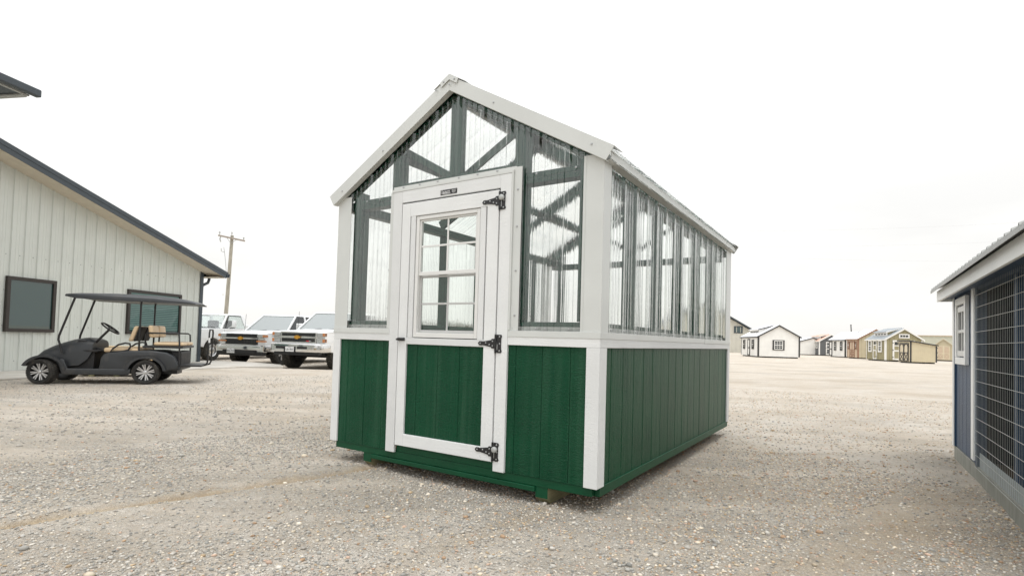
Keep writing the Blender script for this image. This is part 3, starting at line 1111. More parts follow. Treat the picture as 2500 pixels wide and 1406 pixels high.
# rake trim, eave trim and ridge cap
for y0, y1 in ((-0.036, -0.030), (GD + 0.030, GD + 0.036)):
    for sgn in (-1, 1):
        c_ = GW / 2
        fx = lambda d: c_ + sgn * d
        b = MB()
        b.prism([(fx(0.0), 2.848), (fx(1.245), 2.135), (fx(1.298), 2.216), (fx(0.0), 2.955)], 'y', y0, y1)
        ya, yb = (y1, 0.10) if y0 < 0 else (GD - 0.10, y0)
        b.prism([(fx(0.0), 2.950), (fx(1.297), 2.211), (fx(1.298), 2.216), (fx(0.0), 2.955)], 'y', ya, yb)
        ya, yb = (y1, 0.012) if y0 < 0 else (GD - 0.012, y0)
        b.prism([(fx(0.0), 2.848), (fx(1.245), 2.135), (fx(1.245), 2.139), (fx(0.0), 2.852)], 'y', ya, yb)
        b.build('rake_trim', 'flashing', gh)
for sgn in (-1, 1):
    c_ = GW / 2
    x_ = c_ + sgn * 1.262
    b = MB()
    b.box(min(x_, x_ + sgn * 0.004), max(x_, x_ + sgn * 0.004), 0.0, GD, zroof(c_ + 1.262) - 0.062, zroof(c_ + 1.262) - 0.012)
    b.bar((c_ + sgn * 1.228, 0.005, 2.15), (c_ + sgn * 1.228, GD - 0.005, 2.15), 0.06, 0.004)
    b.build('eave_trim', 'flashing', gh)
b = MB()
for sgn in (-1, 1):
    c_ = GW / 2
    b.prism([(c_, ZP + 0.036), (c_, ZP + 0.041), (c_ + sgn * 0.145, ZP + 0.041 - RM * 0.145), (c_ + sgn * 0.145, ZP + 0.036 - RM * 0.145)], 'y', -0.042, GD + 0.042)
    b.prism([(c_, ZP + 0.041), (c_ + sgn * 0.085, ZP + 0.041 - RM * 0.085), (c_ + sgn * 0.072, ZP - 0.004 - RM * 0.072), (c_, ZP - 0.002)], 'y', -0.046, -0.042)
b.build('ridge_cap', 'flashing', gh)

# screws (too small to pick apart)
b = MB()
def screw(x, y, z, ax):
    b.lathe([(0.0075, 0), (0.0075, 0.002), (0.0045, 0.003), (0.0045, 0.006)], (x, y, z), ax, 8)
def screw_f(x, z, y=-0.002):
    b.lathe([(0.0075, 0), (0.0075, -0.002), (0.0045, -0.003), (0.0045, -0.006)], (x, y, z), 'y', 8)
for x in (0.145, 0.30, 0.42, 0.60, 1.80, 1.98, 2.05, 2.22, 2.31):
    screw_f(x, 1.112, 0.012)
for k in range(16):
    screw(2.4235, 0.20 + k * 0.225, 1.112, 'x')
    screw(2.4235, 0.20 + k * 0.225, 2.128, 'x')
for x in (0.33, 0.48, 1.95, 2.24):
    screw_f(x, 2.14, 0.018)
for x in (0.75, 0.92, 1.10, 1.30, 1.47, 1.64):
    screw_f(x, 2.200, 0.004)
for z in (1.2, 1.5, 1.8, 2.05):
    screw_f(1.815, z, 0.005)
    screw_f(0.61, z + 0.06, 0.016)
for x, z in ((1.17, 2.915), (1.27, 2.915), (1.10, 2.868), (1.225, 2.885), (0.08, 2.245), (0.55, 2.51), (1.62, 2.67), (2.37, 2.25)):
    screw_f(x, z, -0.0365 if abs(x - 1.2) > 0.2 else -0.047)
b.build('screw_heads', 'screw', gh, smooth=True)['kind'] = 'stuff'

# door
door = thing('door', None, None)
door.parent = gh
D0, D1 = -0.010, 0.016
B('door_gap_strip', 'label_black', gh, 0.70, 1.73, 0.0185, 0.0215, 2.050, 2.10)  # black strips behind the door edges paint in the shade of the gap
B('door_gap_strip', 'label_black', gh, 0.745, 0.775, 0.0185, 0.0215, 0.20, 2.049)
B('door_gap_strip', 'label_black', gh, 1.665, 1.69, 0.0185, 0.0215, 0.20, 2.049)


def dt(name, x0, x1, z0, z1, d, y0=D0, y1=D1):
    return B(name, 'white_trim_' + d, door, x0, x1, y0, y1, z0, z1, bevel=0.0025)


dt('stile', 0.764, 0.849, 0.208, 2.062, 'v')
dt('stile', 1.577, 1.671, 0.208, 2.062, 'v')
dt('rail', 0.8495, 1.5765, 0.208, 0.298, 'h')
dt('rail', 0.8495, 1.5765, 0.980, 1.028, 'h')
dt('rail', 0.8495, 1.5765, 1.957, 2.062, 'h')
dt('jamb_board', 0.859, 0.905, 1.0285, 1.9565, 'v')
dt('jamb_board', 1.519, 1.566, 1.0285, 1.9565, 'v')
B('door_core', 'dark_gap', door, 0.776, 0.912, 0.017, 0.030, 0.21, 2.045)
B('door_core', 'dark_gap', door, 1.512, 1.664, 0.017, 0.030, 0.21, 2.045)
B('door_core', 'dark_gap', door, 0.9125, 1.5115, 0.017, 0.030, 0.21, 1.03)
B('door_core', 'dark_gap', door, 0.9125, 1.5115, 0.017, 0.030, 1.96, 2.045)
edges = [0.8495, 0.955, 1.158, 1.361, 1.5765]
for a, b_ in zip(edges[:-1], edges[1:]):
    B('siding_board', 'green_siding', door, a + 0.0012, b_ - 0.0012, 0.004, 0.016, 0.2985, 0.9795, bevel=0.0022)
# window in the door
win = thing('window', None, None)
win.parent = door
b = MB()
x0, x1, z0, z1 = 0.911, 1.513, 1.034, 1.953
for a in ((x0, x0 + 0.028, z0, z1), (x1 - 0.028, x1, z0, z1), (x0 + 0.028, x1 - 0.028, z0, z0 + 0.036), (x0 + 0.028, x1 - 0.028, z1 - 0.028, z1)):
    b.box(a[0], a[1], -0.004, 0.05, a[2], a[3])
b.build('window_frame', 'vinyl', win, bevel=0.003)
b = MB()                                                # upper sash, flush; lower sash set back
b.box(0.940, 1.484, 0.006, 0.022, 1.500, 1.528)
b.box(0.940, 0.954, 0.006, 0.022, 1.528, 1.924)
b.box(1.470, 1.484, 0.006, 0.022, 1.528, 1.924)
b.box(0.954, 1.470, 0.006, 0.022, 1.911, 1.924)
b.build('upper_sash', 'vinyl', win, bevel=0.002)
b = MB()
b.box(0.940, 1.484, 0.024, 0.042, 1.071, 1.090)
b.box(0.940, 0.956, 0.024, 0.042, 1.090, 1.499)
b.box(1.468, 1.484, 0.024, 0.042, 1.090, 1.499)
b.box(0.956, 1.468, 0.024, 0.042, 1.484, 1.499)
b.build('lower_sash', 'vinyl_grey', win, bevel=0.002)
for nm, y_, za, zb_, mm_ in (('upper', 0.012, 1.528, 1.911, 'vinyl'), ('lower', 0.031, 1.090, 1.484, 'vinyl_grey')):
    zm = (za + zb_) / 2
    b = MB()
    b.box(1.205, 1.220, y_ - 0.003, y_ + 0.003, za, zb_)
    b.box(0.957, 1.2048, y_ - 0.003, y_ + 0.003, zm - 0.0075, zm + 0.0075)
    b.box(1.2202, 1.467, y_ - 0.003, y_ + 0.003, zm - 0.0075, zm + 0.0075)
    b.build('muntin_grid', mm_, win, bevel=0.0015)
    B('pane', 'pane', win, 0.957, 1.467, y_ + 0.0045, y_ + 0.0075, za + 0.001, zb_ - 0.001)
# strap hinges
def hinge(z, knob):
    h = MB()
    y0, y1 = -0.015, -0.0105
    zz = [(-0.062, 0), (0.062, 0)]
    h.prism([(1.688, z - 0.062), (1.722, z - 0.062), (1.728, z - 0.050), (1.722, z - 0.036), (1.722, z + 0.036), (1.728, z + 0.050), (1.722, z + 0.062), (1.688, z + 0.062)], 'y', -0.009, -0.0045)
    h.prism([(1.672, z - 0.033), (1.672, z + 0.033), (1.650, z + 0.033), (1.644, z + 0.024), (1.570, z + 0.012), (1.566, z + 0.015), (1.545, z + 0.014), (1.533, z),
             (1.545, z - 0.014), (1.566, z - 0.015), (1.570, z - 0.012), (1.644, z - 0.024), (1.650, z - 0.033)], 'y', y0, y1)
    h.lathe([(0.0075, z - 0.063), (0.0075, z + 0.063)], (1.680, -0.013, 0), 'z', 10)
    ho = h.build('hinge', 'black_iron', door)
    s2 = MB()
    for x, dz in ((1.710, 0.048), (1.710, -0.048), (1.712, 0.0)):
        s2.lathe([(0.006, -0.0095), (0.004, -0.0125)], (x, 0, z + dz), 'y', 8)
    for x, dz in ((1.553, 0), (1.60, 0.004), (1.630, -0.008), (1.656, 0.016), (1.656, -0.016)):
        s2.lathe([(0.0055, -0.0152), (0.0035, -0.018)], (x, 0, z + dz), 'y', 8)
    s2.box(1.690, 1.695, -0.011, -0.0092, z - 0.042, z - 0.004)
    s2.build('hinge_screws', 'screw', ho)['kind'] = 'stuff'
    if knob:
        MB().lathe([(0.016, -0.010), (0.020, -0.018), (0.020, -0.030), (0.012, -0.036), (0.006, -0.036)], (1.702, 0, z + 0.018), 'y', 14).build('carriage_bolt', 'galv', ho, smooth=True)


hinge(1.985, True)
hinge(1.006, False)
hinge(0.278, True)
# latch handle
lb = MB()
lb.lathe([(0.013, -0.010), (0.013, -0.030), (0.010, -0.034)], (0.784, 0, 1.016), 'y', 12)
lb.tube([(0.768, -0.030, 1.014), (0.79, -0.034, 1.017), (0.815, -0.032, 1.020), (0.846, -0.028, 1.016)], [0.008, 0.010, 0.009, 0.006], 8)
lb.box(0.772, 0.835, -0.013, -0.0101, 1.004, 1.028)
lb.build('latch', 'black_iron', door, smooth=True)
# maker's plate above the door
lab = B('name_plate', 'label_black', gh, 1.141, 1.297, -0.0065, -0.0042, 2.087, 2.124, bevel=0.001)
text('lettering', 'QUALITY', 0.0205, 'label_white', lab, (1.195, -0.0068, 2.1055), (R(90), 0, 0), 0.0002, bold=0.0004, xs=0.86)
b = MB()
b.box(1.158, 1.238, -0.0069, -0.0066, 2.0955, 2.0975)
for p_, q_ in (((1.153, 2.119), (1.148, 2.112)), ((1.148, 2.112), (1.147, 2.102)), ((1.147, 2.102), (1.152, 2.0945)), ((1.153, 2.119), (1.162, 2.1215))):
    b.bar((p_[0], -0.0067, p_[1]), (q_[0], -0.0067, q_[1]), 0.0004, 0.0028, up=(0, 1, 0))
    b.bar((p_[0], -0.0067, p_[1]), (q_[0], -0.0067, q_[1]), 0.0028, 0.0004, up=(0, 1, 0))
b.build('swoosh', 'label_white', lab)
for k, s_ in enumerate(('STORAGE BUILDINGS', 'GREENHOUSES', 'COOPS & SHEDS', 'BUILT TO LAST')):
    pass
b = MB()
for k in range(6):
    w_ = (0.040, 0.034, 0.038, 0.030, 0.036, 0.020)[k]
    xx = 1.268 - w_ / 2
    while xx < 1.268 + w_ / 2 - 0.002:
        l_ = random.uniform(0.003, 0.008)
        b.box(xx, min(xx + l_, 1.268 + w_ / 2), -0.0069, -0.0066, 2.1155 - k * 0.0045, 2.1172 - k * 0.0045)
        xx += l_ + 0.0015
b.build('small_print', 'label_white', lab)
B('lettering', 'label_white', lab, 1.162, 1.232, -0.0069, -0.0066, 2.0915, 2.0932)

# ------------------------------------------------------------------ concrete apron
MB().prism([(-10.2, 7.0), (-9.55, 9.6), (-9.43, 10.6), (-8.97, 11.97), (-8.29, 14.76), (-7.75, 15.9), (-6.9, 16.5), (-7.4, 17.5), (-9.3, 18.6), (-10.4, 18.5), (-13.0, 7.0)],
           'z', -0.25, 0.030).build('pavement', 'concrete', None, bevel=0.01)
tag(bpy.data.objects['pavement'], 'pale concrete apron along the grey metal building', 'pavement', kind='structure')

# ------------------------------------------------------------------ grey metal building (local x along the wall away from camera, -y faces the yard)
mb = thing('metal_building', 'grey ribbed metal building with charcoal roof trim beside the golf cart', 'building', (-10.093, 17.57, 0), math.atan2(0.985, 0.171))
wtop = lambda x: 3.02 - 0.2659 * x
PITCH_ = 0.2865
k = 0
x1 = -0.08
while x1 > -11.5:
    x0 = x1 - PITCH_
    b = MB()
    prof = [(x0, 0.0), (x0 + 0.030, 0.0), (x0 + 0.045, -0.028), (x0 + 0.075, -0.028), (x0 + 0.090, 0.0), (x0 + 0.150, 0.0), (x0 + 0.156, -0.005), (x0 + 0.172, -0.005), (x0 + 0.178, 0.0),
            (x0 + 0.215, 0.0), (x0 + 0.221, -0.005), (x0 + 0.237, -0.005), (x0 + 0.243, 0.0), (x1 - 0.0006, 0.0)]
    vb_ = [(p[0], p[1], 0.032) for p in prof] + [(p[0], p[1], wtop(p[0])) for p in prof]
    n_ = len(prof)
    b.add(vb_, [(i, i + 1, n_ + i + 1, n_ + i) for i in range(n_ - 1)])
    b.build('wall_panel', 'metal_wall', mb)
    x1 = x0
b = MB()
for r_ in range(4):
    for j in range(38):
        xx = -0.12 - j * PITCH_
        z_ = 0.25 + r_ * 0.78
        if z_ < wtop(xx) - 0.1:
            b.lathe([(0.009, -0.002), (0.009, -0.006), (0.005, -0.010)], (xx, 0, z_), 'y', 6)
b.build('screw_heads', 'charcoal', mb)['kind'] = 'stuff'
MB().prism([(-11.5, 0.02), (-0.02, 0.02), (-0.02, wtop(0)), (-11.5, wtop(-11.5))], 'y', 0.03, 9.0).build('building_core', 'metal_wall', mb)
B('corner_trim', 'charcoal', mb, -0.10, 0.03, -0.035, -0.0295, 0.03, wtop(0) - 0.01)
B('corner_trim', 'charcoal', mb, 0.0, 0.03, -0.029, 0.12, 0.03, wtop(0) - 0.01)
rtop = lambda x: 2.98 - 0.272 * (x - 0.5)
b = MB()
b.prism([(-11.5, rtop(-11.5)), (0.50, rtop(0.5)), (0.50, rtop(0.5) - 0.10), (-11.5, rtop(-11.5) - 0.10)], 'y', -0.56, -0.545)
b.prism([(-11.5, rtop(-11.5) - 0.10), (0.50, rtop(0.5) - 0.10), (0.42, rtop(0.42) - 0.215), (-11.5, rtop(-11.5) - 0.215)], 'y', -0.55, -0.535)
b.build('rake_trim', 'charcoal', mb)
MB().prism([(-11.5, rtop(-11.5) - 0.005), (0.49, rtop(0.49) - 0.005), (0.49, rtop(0.49) - 0.035), (-11.5, rtop(-11.5) - 0.035)], 'y', -0.543, 9.3).build('roof', 'charcoal', mb)
x0 = -11.5
while x0 < 0.36:                                       # soffit boards
    x1 = min(x0 + 0.30, 0.40)
    MB().prism([(x0, rtop(x0) - 0.205), (x1 - 0.006, rtop(x1) - 0.205), (x1 - 0.006, rtop(x1) - 0.195), (x0, rtop(x0) - 0.195)], 'y', -0.533, 0.0).build('soffit_board', 'soffit', mb)
    x0 = x1
MB().prism([(-11.5, rtop(-11.5) - 0.19), (0.40, rtop(0.4) - 0.19), (0.40, rtop(0.4) - 0.18), (-11.5, rtop(-11.5) - 0.18)], 'y', -0.533, 0.03).build('soffit_backing', 'charcoal', mb)
MB().prism([(-11.5, wtop(-11.5) - 0.02), (0.02, wtop(0.02) - 0.02), (0.02, wtop(0.02) + 0.03), (-11.5, wtop(-11.5) + 0.03)], 'y', -0.048, -0.030).build('wall_trim', 'charcoal', mb)
# gutter and downspout at the eave
b = MB()
b.prism([(-0.0, 0.0), (0.10, 0.0), (0.13, 0.06), (0.13, 0.12), (0.115, 0.12), (0.115, 0.065), (0.09, 0.012), (0.012, 0.012), (0.012, 0.12), (0.0, 0.12)], 'y', -0.57, 9.2)
b.v = [(v[0] + 0.43, v[1], v[2] + rtop(0.5) - 0.165) for v in b.v]
b.build('gutter', 'charcoal', mb)
B('eave_soffit', 'soffit', mb, 0.03, 0.42, -0.53, 9.0, rtop(0.42) - 0.225, rtop(0.42) - 0.213)
MB().tube([(0.44, 0.10, 2.84), (0.43, 0.10, 2.72), (0.38, 0.10, 2.62), (0.20, 0.08, 2.55), (0.10, 0.07, 2.50), (0.09, 0.07, 2.40), (0.09, 0.07, 0.25), (0.12, 0.07, 0.14)], 0.045, 10).build('downspout', 'charcoal', mb, smooth=True)


def wall_window(x0, x1, z0, z1, blinds):
    w = thing('window', None, None)
    w.parent = mb
    b = MB()
    t = 0.075
    b.box(x0, x1, -0.075, -0.001, z0, z0 + t)
    b.box(x0, x1, -0.075, -0.001, z1 - t, z1)
    b.box(x0, x0 + t, -0.075, -0.001, z0 + t, z1 - t)
    b.box(x1 - t, x1, -0.075, -0.001, z0 + t, z1 - t)
    b.build('window_frame', 'bronze', w, bevel=0.006)
    B('pane', 'building_glass', w, x0 + t, x1 - t, -0.040, -0.033, z0 + t, z1 - t)
    if blinds:
        z = z0 + 0.12
        while z < z1 - 0.12:
            B('blind_slat', 'blind', w, x0 + t + 0.02, x1 - t - 0.02, -0.0425, -0.0405, z, z + 0.030)
            z += 0.052


wall_window(-5.832, -4.75, 0.893, 2.114, False)
wall_window(-2.774, -0.885, 0.888, 2.118, True)

# porch canopy jutting in at the top left
cp = thing('porch_canopy', 'dark eave corner of a high porch canopy at the upper left edge', 'canopy', (-8.112, 9.0, 0), math.atan2(0.985, 0.171))
b = MB()
b.prism([(0.0, 5.03), (0.10, 4.98), (0.12, 4.92), (0.06, 4.83), (0.0, 4.80)], 'x', 0, 0.001) if False else None
B('roof_deck', 'charcoal', cp, -5.5, -0.02, 0.03, 3.3, 4.93, 5.03, bevel=0.01)
B('gutter', 'charcoal', cp, -5.5, 0.04, -0.08, 0.028, 4.87, 5.00, bevel=0.02)
B('soffit', 'charcoal', cp, -5.4, -0.08, 0.12, 3.3, 4.87, 4.885)
B('soffit_trim', 'galv', cp, -5.4, -0.05, 0.06, 0.11, 4.865, 4.89)
B('end_trim', 'galv', cp, -0.16, -0.06, 0.10, 3.3, 4.845, 4.868)
for px_ in (-3.2, -5.3):
    B('post', 'charcoal', cp, px_, px_ + 0.15, 0.9, 1.05, 0.0, 4.87)

# ------------------------------------------------------------------ wheels
def wheel(parent, x, y, r, w, outer, style, cart=False, steer=0.0):
    """axis along local y for the cart and local x for the trucks; outer = +1/-1 towards the outside"""
    ax = 'y' if cart else 'x'
    root = bpy.data.objects.new('wheel', None)
    COL.objects.link(root)
    root.parent = parent
    root.location = (x, y, r)
    root.rotation_euler = (0, 0, steer)
    rr = r * (0.75 if cart else 0.60)
    t = MB()
    t.lathe([(rr, -w * 0.44), (r * 0.90, -w / 2), (r * 0.97, -w * 0.44), (r, -w * 0.34), (r, w * 0.34), (r * 0.97, w * 0.44), (r * 0.90, w / 2), (rr, w * 0.44)], (0, 0, 0), ax, 40, closed=True)
    t.build('tyre', 'rubber', root, smooth=35)
    tb = MB()
    n = 44 if cart else 30
    for j in range(n):
        a = 2 * math.pi * j / n
        for k_, (oa, ob) in enumerate(((-0.46, -0.16), (-0.14, 0.14), (0.16, 0.46))):
            aa = a + (math.pi / n if k_ == 1 else 0)
            da = math.pi / n * 0.66
            r0, r1 = r * 0.985, r + (0.006 if cart else 0.012)
            p = []
            for rad in (r0, r1):
                for (tt, oo) in ((aa - da, oa), (aa + da, oa), (aa + da, ob), (aa - da, ob)):
                    rq = rad if abs(oo) < 0.3 else rad - r * 0.03
                    c_, s_ = math.cos(tt) * rq, math.sin(tt) * rq
                    p.append((c_, oo * w, s_) if cart else (oo * w, c_, s_))
            tb.hexa(p)
    tb.build('tread', 'rubber_tread', root)['kind'] = 'stuff'
    rim = MB()
    o = outer
    rim.lathe([(rr * 1.0, o * w * 0.44), (rr * 0.96, o * w * 0.46), (rr * 0.90, o * w * 0.40), (rr * 0.86, o * w * 0.10), (0.02, o * w * 0.08)], (0, 0, 0), ax, 32, caps=False)
    rim.lathe([(rr * 1.0, -o * w * 0.44), (rr * 0.9, -o * w * 0.4), (rr * 0.3, -o * w * 0.2), (0.02, -o * w * 0.2)], (0, 0, 0), ax, 20, caps=False)
    sp = MB()

    def spoke(a, wd, r0, r1, o0, o1):
        pts = []
        for dd in (0.0, -0.02):
            for (rad, off, ww) in ((r0, o0, wd * 0.7), (r1, o1, wd)):
                for sg in (-1, 1):
                    c_, s_ = math.cos(a), math.sin(a)
                    px_, pz_ = c_ * rad - s_ * sg * ww, s_ * rad + c_ * sg * ww
                    off_ = o * (off + dd)
                    pts.append((px_, off_, pz_) if cart else (off_, px_, pz_))
        q = [pts[i] for i in (0, 1, 3, 2, 4, 5, 7, 6)]
        sp.hexa(q)
    if style == 'tank':
        rim.build('rim', 'rim_black', root, smooth=35)
        for j in range(8):
            a = 2 * math.pi * j / 8 + 0.2
            for d_ in (-0.13, 0.13):
                spoke(a + d_ * 1.0, rr * 0.058, rr * 0.22, rr * 0.90, w * 0.36, w * 0.40)
        sp.lathe([(rr * 0.20, o * w * 0.30), (rr * 0.20, o * w * 0.42), (rr * 0.10, o * w * 0.46)], (0, 0, 0), ax, 16)
        sp.build('spokes', 'alloy', root)
    elif style == 'six':
        rim.build('rim', 'rim_black', root, smooth=35)
        for j in range(6):
            spoke(2 * math.pi * j / 6 + 0.3, rr * 0.15, rr * 0.15, rr * 0.93, w * 0.36, w * 0.40)
        sp.lathe([(rr * 0.24, o * w * 0.28), (rr * 0.22, o * w * 0.44), (rr * 0.1, o * w * 0.46)], (0, 0, 0), ax, 16)
        sp.build('spokes', 'alloy', root)
    else:
        rim.build('rim', 'alloy', root, smooth=35)
        sp.lathe([(rr * 0.62, o * w * 0.10), (rr * 0.58, o * w * 0.32), (rr * 0.30, o * w * 0.38), (rr * 0.28, o * w * 0.50), (rr * 0.1, o * w * 0.52)], (0, 0, 0), ax, 20)
        for j in range(8):
            a = 2 * math.pi * j / 8
            c_, s_ = math.cos(a) * rr * 0.48, math.sin(a) * rr * 0.48
            sp.lathe([(rr * 0.05, o * w * 0.30), (rr * 0.05, o * w * 0.40)], (0, c_, s_), ax, 8)
        sp.build('hub', 'chrome', root, smooth=35)
    return root


# ------------------------------------------------------------------ golf cart (local x backwards from the front axle, y to the far side)
gc = thing('golf_cart', 'black four-seat golf cart with tan seats and a long roof', 'golf cart', (-8.379, 9.699, 0), math.atan2(0.33, 0.944))
CW = 1.12                                             # overall width


def mir(fn):
    for sd in (0, 1):
        fn(sd)


for xw, yw, st in ((0.0, 0.10, R(-14)), (0.0, CW - 0.10, R(-14)), (1.60, 0.10, 0), (1.60, CW - 0.10, 0)):
    wheel(gc, xw, yw, 0.222, 0.20, -1 if yw < 0.5 else 1, 'tank', True, st)
# cowl: arches along x
rings = []
for x, top, hw, zb in ((-0.20, 0.46, 0.20, 0.36), (-0.17, 0.53, 0.30, 0.33), (-0.08, 0.61, 0.37, 0.32), (0.06, 0.69, 0.40, 0.32), (0.20, 0.75, 0.42, 0.32), (0.36, 0.81, 0.43, 0.32), (0.52, 0.845, 0.43, 0.34), (0.64, 0.84, 0.42, 0.45), (0.71, 0.80, 0.41, 0.60)):
    ring = []
    for j in range(15):
        t = j / 14
        a = math.pi * t
        cx_ = -math.cos(a)
        sx = abs(cx_) ** 0.45 * (1 if cx_ > 0 else -1)
        ring.append((x, CW / 2 + sx * hw, zb + (top - zb) * math.sin(a) ** 0.5))
    rings.append(ring)
MB().loft(rings).build('cowl', 'cart_body', gc, smooth=50)
b = MB()
b.prism([(0.30, 0.26), (0.72, 0.26), (0.735, 0.60), (0.60, 0.79), (0.48, 0.80), (0.34, 0.60)], 'y', 0.20, CW - 0.20)
b.build('dash_well', 'cart_plastic', gc)
b = MB()
b.box(0.56, 0.80, 0.14, CW - 0.14, 0.585, 0.625)
b.box(0.70, 0.78, 0.30, 0.50, 0.62, 0.66)
b.build('dashboard', 'cart_plastic', gc, bevel=0.01)
# fenders
def arch(cx_, r0, r1, a0, a1, y0, y1, n=16, sx=1.0):
    b = MB()
    outer = [(cx_ + sx * r1 * math.cos(a0 + (a1 - a0) * i / n), 0.222 + r1 * math.sin(a0 + (a1 - a0) * i / n)) for i in range(n + 1)]
    inner = [(cx_ + sx * r0 * math.cos(a1 + (a0 - a1) * i / n), 0.222 + r0 * math.sin(a1 + (a0 - a1) * i / n)) for i in range(n + 1)]
    poly = outer + inner
    N_ = len(poly)
    v = [(p[0], y0, p[1]) for p in poly] + [(p[0], y1, p[1]) for p in poly]
    f_ = [(i, (i + 1) % N_, N_ + (i + 1) % N_, N_ + i) for i in range(N_)]
    for base in (0, N_):
        for i in range(n):
            f_.append((base + i, base + i + 1, base + N_ - 2 - i, base + N_ - 1 - i))
    return b.add(v, f_)


for y0, y1 in ((0.012, 0.27), (CW - 0.27, CW - 0.012)):
    arch(0.03, 0.262, 0.302, R(8), R(158), y0, y1, sx=1.12).build('front_fender', 'cart_body', gc, smooth=40)
    b = MB()
    b.prism([(0.30, 0.18), (0.36, 0.175), (1.30, 0.165), (1.36, 0.20), (1.36, 0.28), (0.38, 0.285), (0.33, 0.44), (0.27, 0.46), (0.25, 0.36)], 'y', y0 + 0.012, y0 + 0.06 if y0 < 0.5 else y1 - 0.012)
    b.build('sill', 'cart_body', gc, bevel=0.012, seg=3)
B('floor', 'cart_floor', gc, 0.32, 0.92, 0.08, CW - 0.08, 0.235, 0.272, bevel=0.006)
b = MB()
b.prism([(0.60, 0.275), (0.66, 0.275), (0.60, 0.40), (0.56, 0.40)], 'y', 0.30, 0.38)
b.prism([(0.62, 0.275), (0.68, 0.275), (0.60, 0.42), (0.56, 0.42)], 'y', 0.48, 0.54)
b.build('pedals', 'cart_tube', gc, bevel=0.004)
# rear body with wheel arches
pr = [(0.86, 0.17), (1.18, 0.17)]
for i in range(13):
    a = math.pi - math.pi * i / 12
    pr.append((1.60 + 0.29 * math.cos(a), 0.222 + 0.275 * math.sin(a)))
pr += [(2.02, 0.27), (2.10, 0.27), (2.13, 0.36), (2.06, 0.53), (1.93, 0.60), (1.72, 0.63), (1.30, 0.625), (1.00, 0.585), (0.92, 0.56), (0.875, 0.48), (0.855, 0.30)]
MB().prism(pr, 'y', 0.035, CW - 0.035).build('rear_body', 'cart_body', gc, bevel=0.03, seg=3)
for y0, y1 in ((0.006, 0.22), (CW - 0.22, CW - 0.006)):
    arch(1.60, 0.262, 0.305, R(6), R(172), y0, y1, sx=1.10).build('rear_fender', 'cart_body', gc, smooth=40)
B('tail_panel', 'cart_plastic', gc, 1.98, 2.15, 0.16, CW - 0.16, 0.28, 0.62, bevel=0.03)
B('rear_apron', 'cart_body', gc, 2.0, 2.16, 0.10, CW - 0.10, 0.255, 0.34, bevel=0.03)
# seats
def cushion(name, x0, x1, y0, y1, z0, z1, lean=0.0, bev=0.035, parent=None):
    b = MB()
    b.box(x0, x1, y0, y1, z0, z1)
    b.v = [(v[0] + (v[2] - z0) * lean, v[1], v[2]) for v in b.v]
    return b.build(name, 'seat', parent or gc, bevel=bev, seg=4)


cushion('seat_cushion', 0.90, 1.46, 0.09, 0.552, 0.585, 0.672)
cushion('seat_cushion', 0.90, 1.46, 0.568, CW - 0.09, 0.585, 0.672)
for y0 in (0.10, 0.585):
    cushion('backrest', 1.27, 1.35, y0, y0 + 0.43, 0.80, 1.09, 0.32)
    b = MB()
    b.box(1.355, 1.385, y0 + 0.02, y0 + 0.41, 0.80, 1.08)
    b.v = [(v[0] + (v[2] - 0.8) * 0.32, v[1], v[2]) for v in b.v]
    b.build('backrest_shell', 'cart_plastic', gc, bevel=0.012)
    cushion('rear_backrest', 1.61, 1.69, y0, y0 + 0.43, 0.88, 1.11, -0.12)
cushion('rear_cushion', 1.69, 2.18, 0.09, 0.55, 0.725, 0.795)
cushion('rear_cushion', 1.69, 2.18, 0.57, CW - 0.09, 0.725, 0.795)
B('rear_seat_deck', 'cart_tube', gc, 1.52, 2.19, 0.07, CW - 0.07, 0.68, 0.722, bevel=0.008)
# hip restraints
for y_ in (0.06, CW - 0.06):
    MB().tube([(1.02, y_, 0.60), (1.06, y_, 0.66), (1.14, y_, 0.73), (1.25, y_, 0.765), (1.32, y_, 0.755), (1.335, y_, 0.70), (1.30, y_, 0.635), (1.22, y_, 0.61), (1.10, y_, 0.60)], 0.017, 8, closed=True).build('armrest', 'cart_tube', gc, smooth=60)
# steering
MB().tube([(0.60, 0.34, 0.64), (0.905, 0.34, 1.015)], 0.022, 10).build('steering_column', 'cart_tube', gc, smooth=60)
b = MB()
c0 = Vector((0.915, 0.34, 1.03))
nrm = Vector((0.60, 0, 0.80))
u_, v_ = Vector((0.80, 0, -0.60)), Vector((0, 1, 0))
b.tube([c0 + (u_ * math.cos(t) + v_ * math.sin(t)) * 0.165 for t in [2 * math.pi * i / 24 for i in range(24)]], 0.015, 8, closed=True)
for t in (R(20), R(160), R(270)):
    b.tube([c0, c0 + (u_ * math.cos(t) + v_ * math.sin(t)) * 0.165], 0.010, 6)
b.lathe([(0.05, -0.01), (0.05, 0.012)], (c0.x, c0.y, c0.z), 'z', 12)
b.build('steering_wheel', 'cart_tube', gc, smooth=60)
# roof
rings = []
for x, hw, z0, z1 in ((0.27, 0.47, 1.615, 1.635), (0.29, 0.52, 1.595, 1.655), (0.47, 0.55, 1.560, 1.672), (1.05, 0.56, 1.545, 1.690), (1.7, 0.56, 1.545, 1.680), (2.12, 0.55, 1.545, 1.640), (2.36, 0.53, 1.540, 1.590), (2.40, 0.48, 1.545, 1.562)):
    c_ = CW / 2
    ring = [(x, c_ - hw, z0), (x, c_ - hw - 0.004, (z0 + z1) / 2 - 0.01), (x, c_ - hw * 0.93, z1 - 0.018), (x, c_ - hw * 0.6, z1), (x, c_, z1 + 0.008), (x, c_ + hw * 0.6, z1), (x, c_ + hw * 0.93, z1 - 0.018),
            (x, c_ + hw + 0.004, (z0 + z1) / 2 - 0.01), (x, c_ + hw, z0), (x, c_ + hw * 0.9, z0 + 0.012), (x, c_ - hw * 0.9, z0 + 0.012)]
    rings.append(ring)
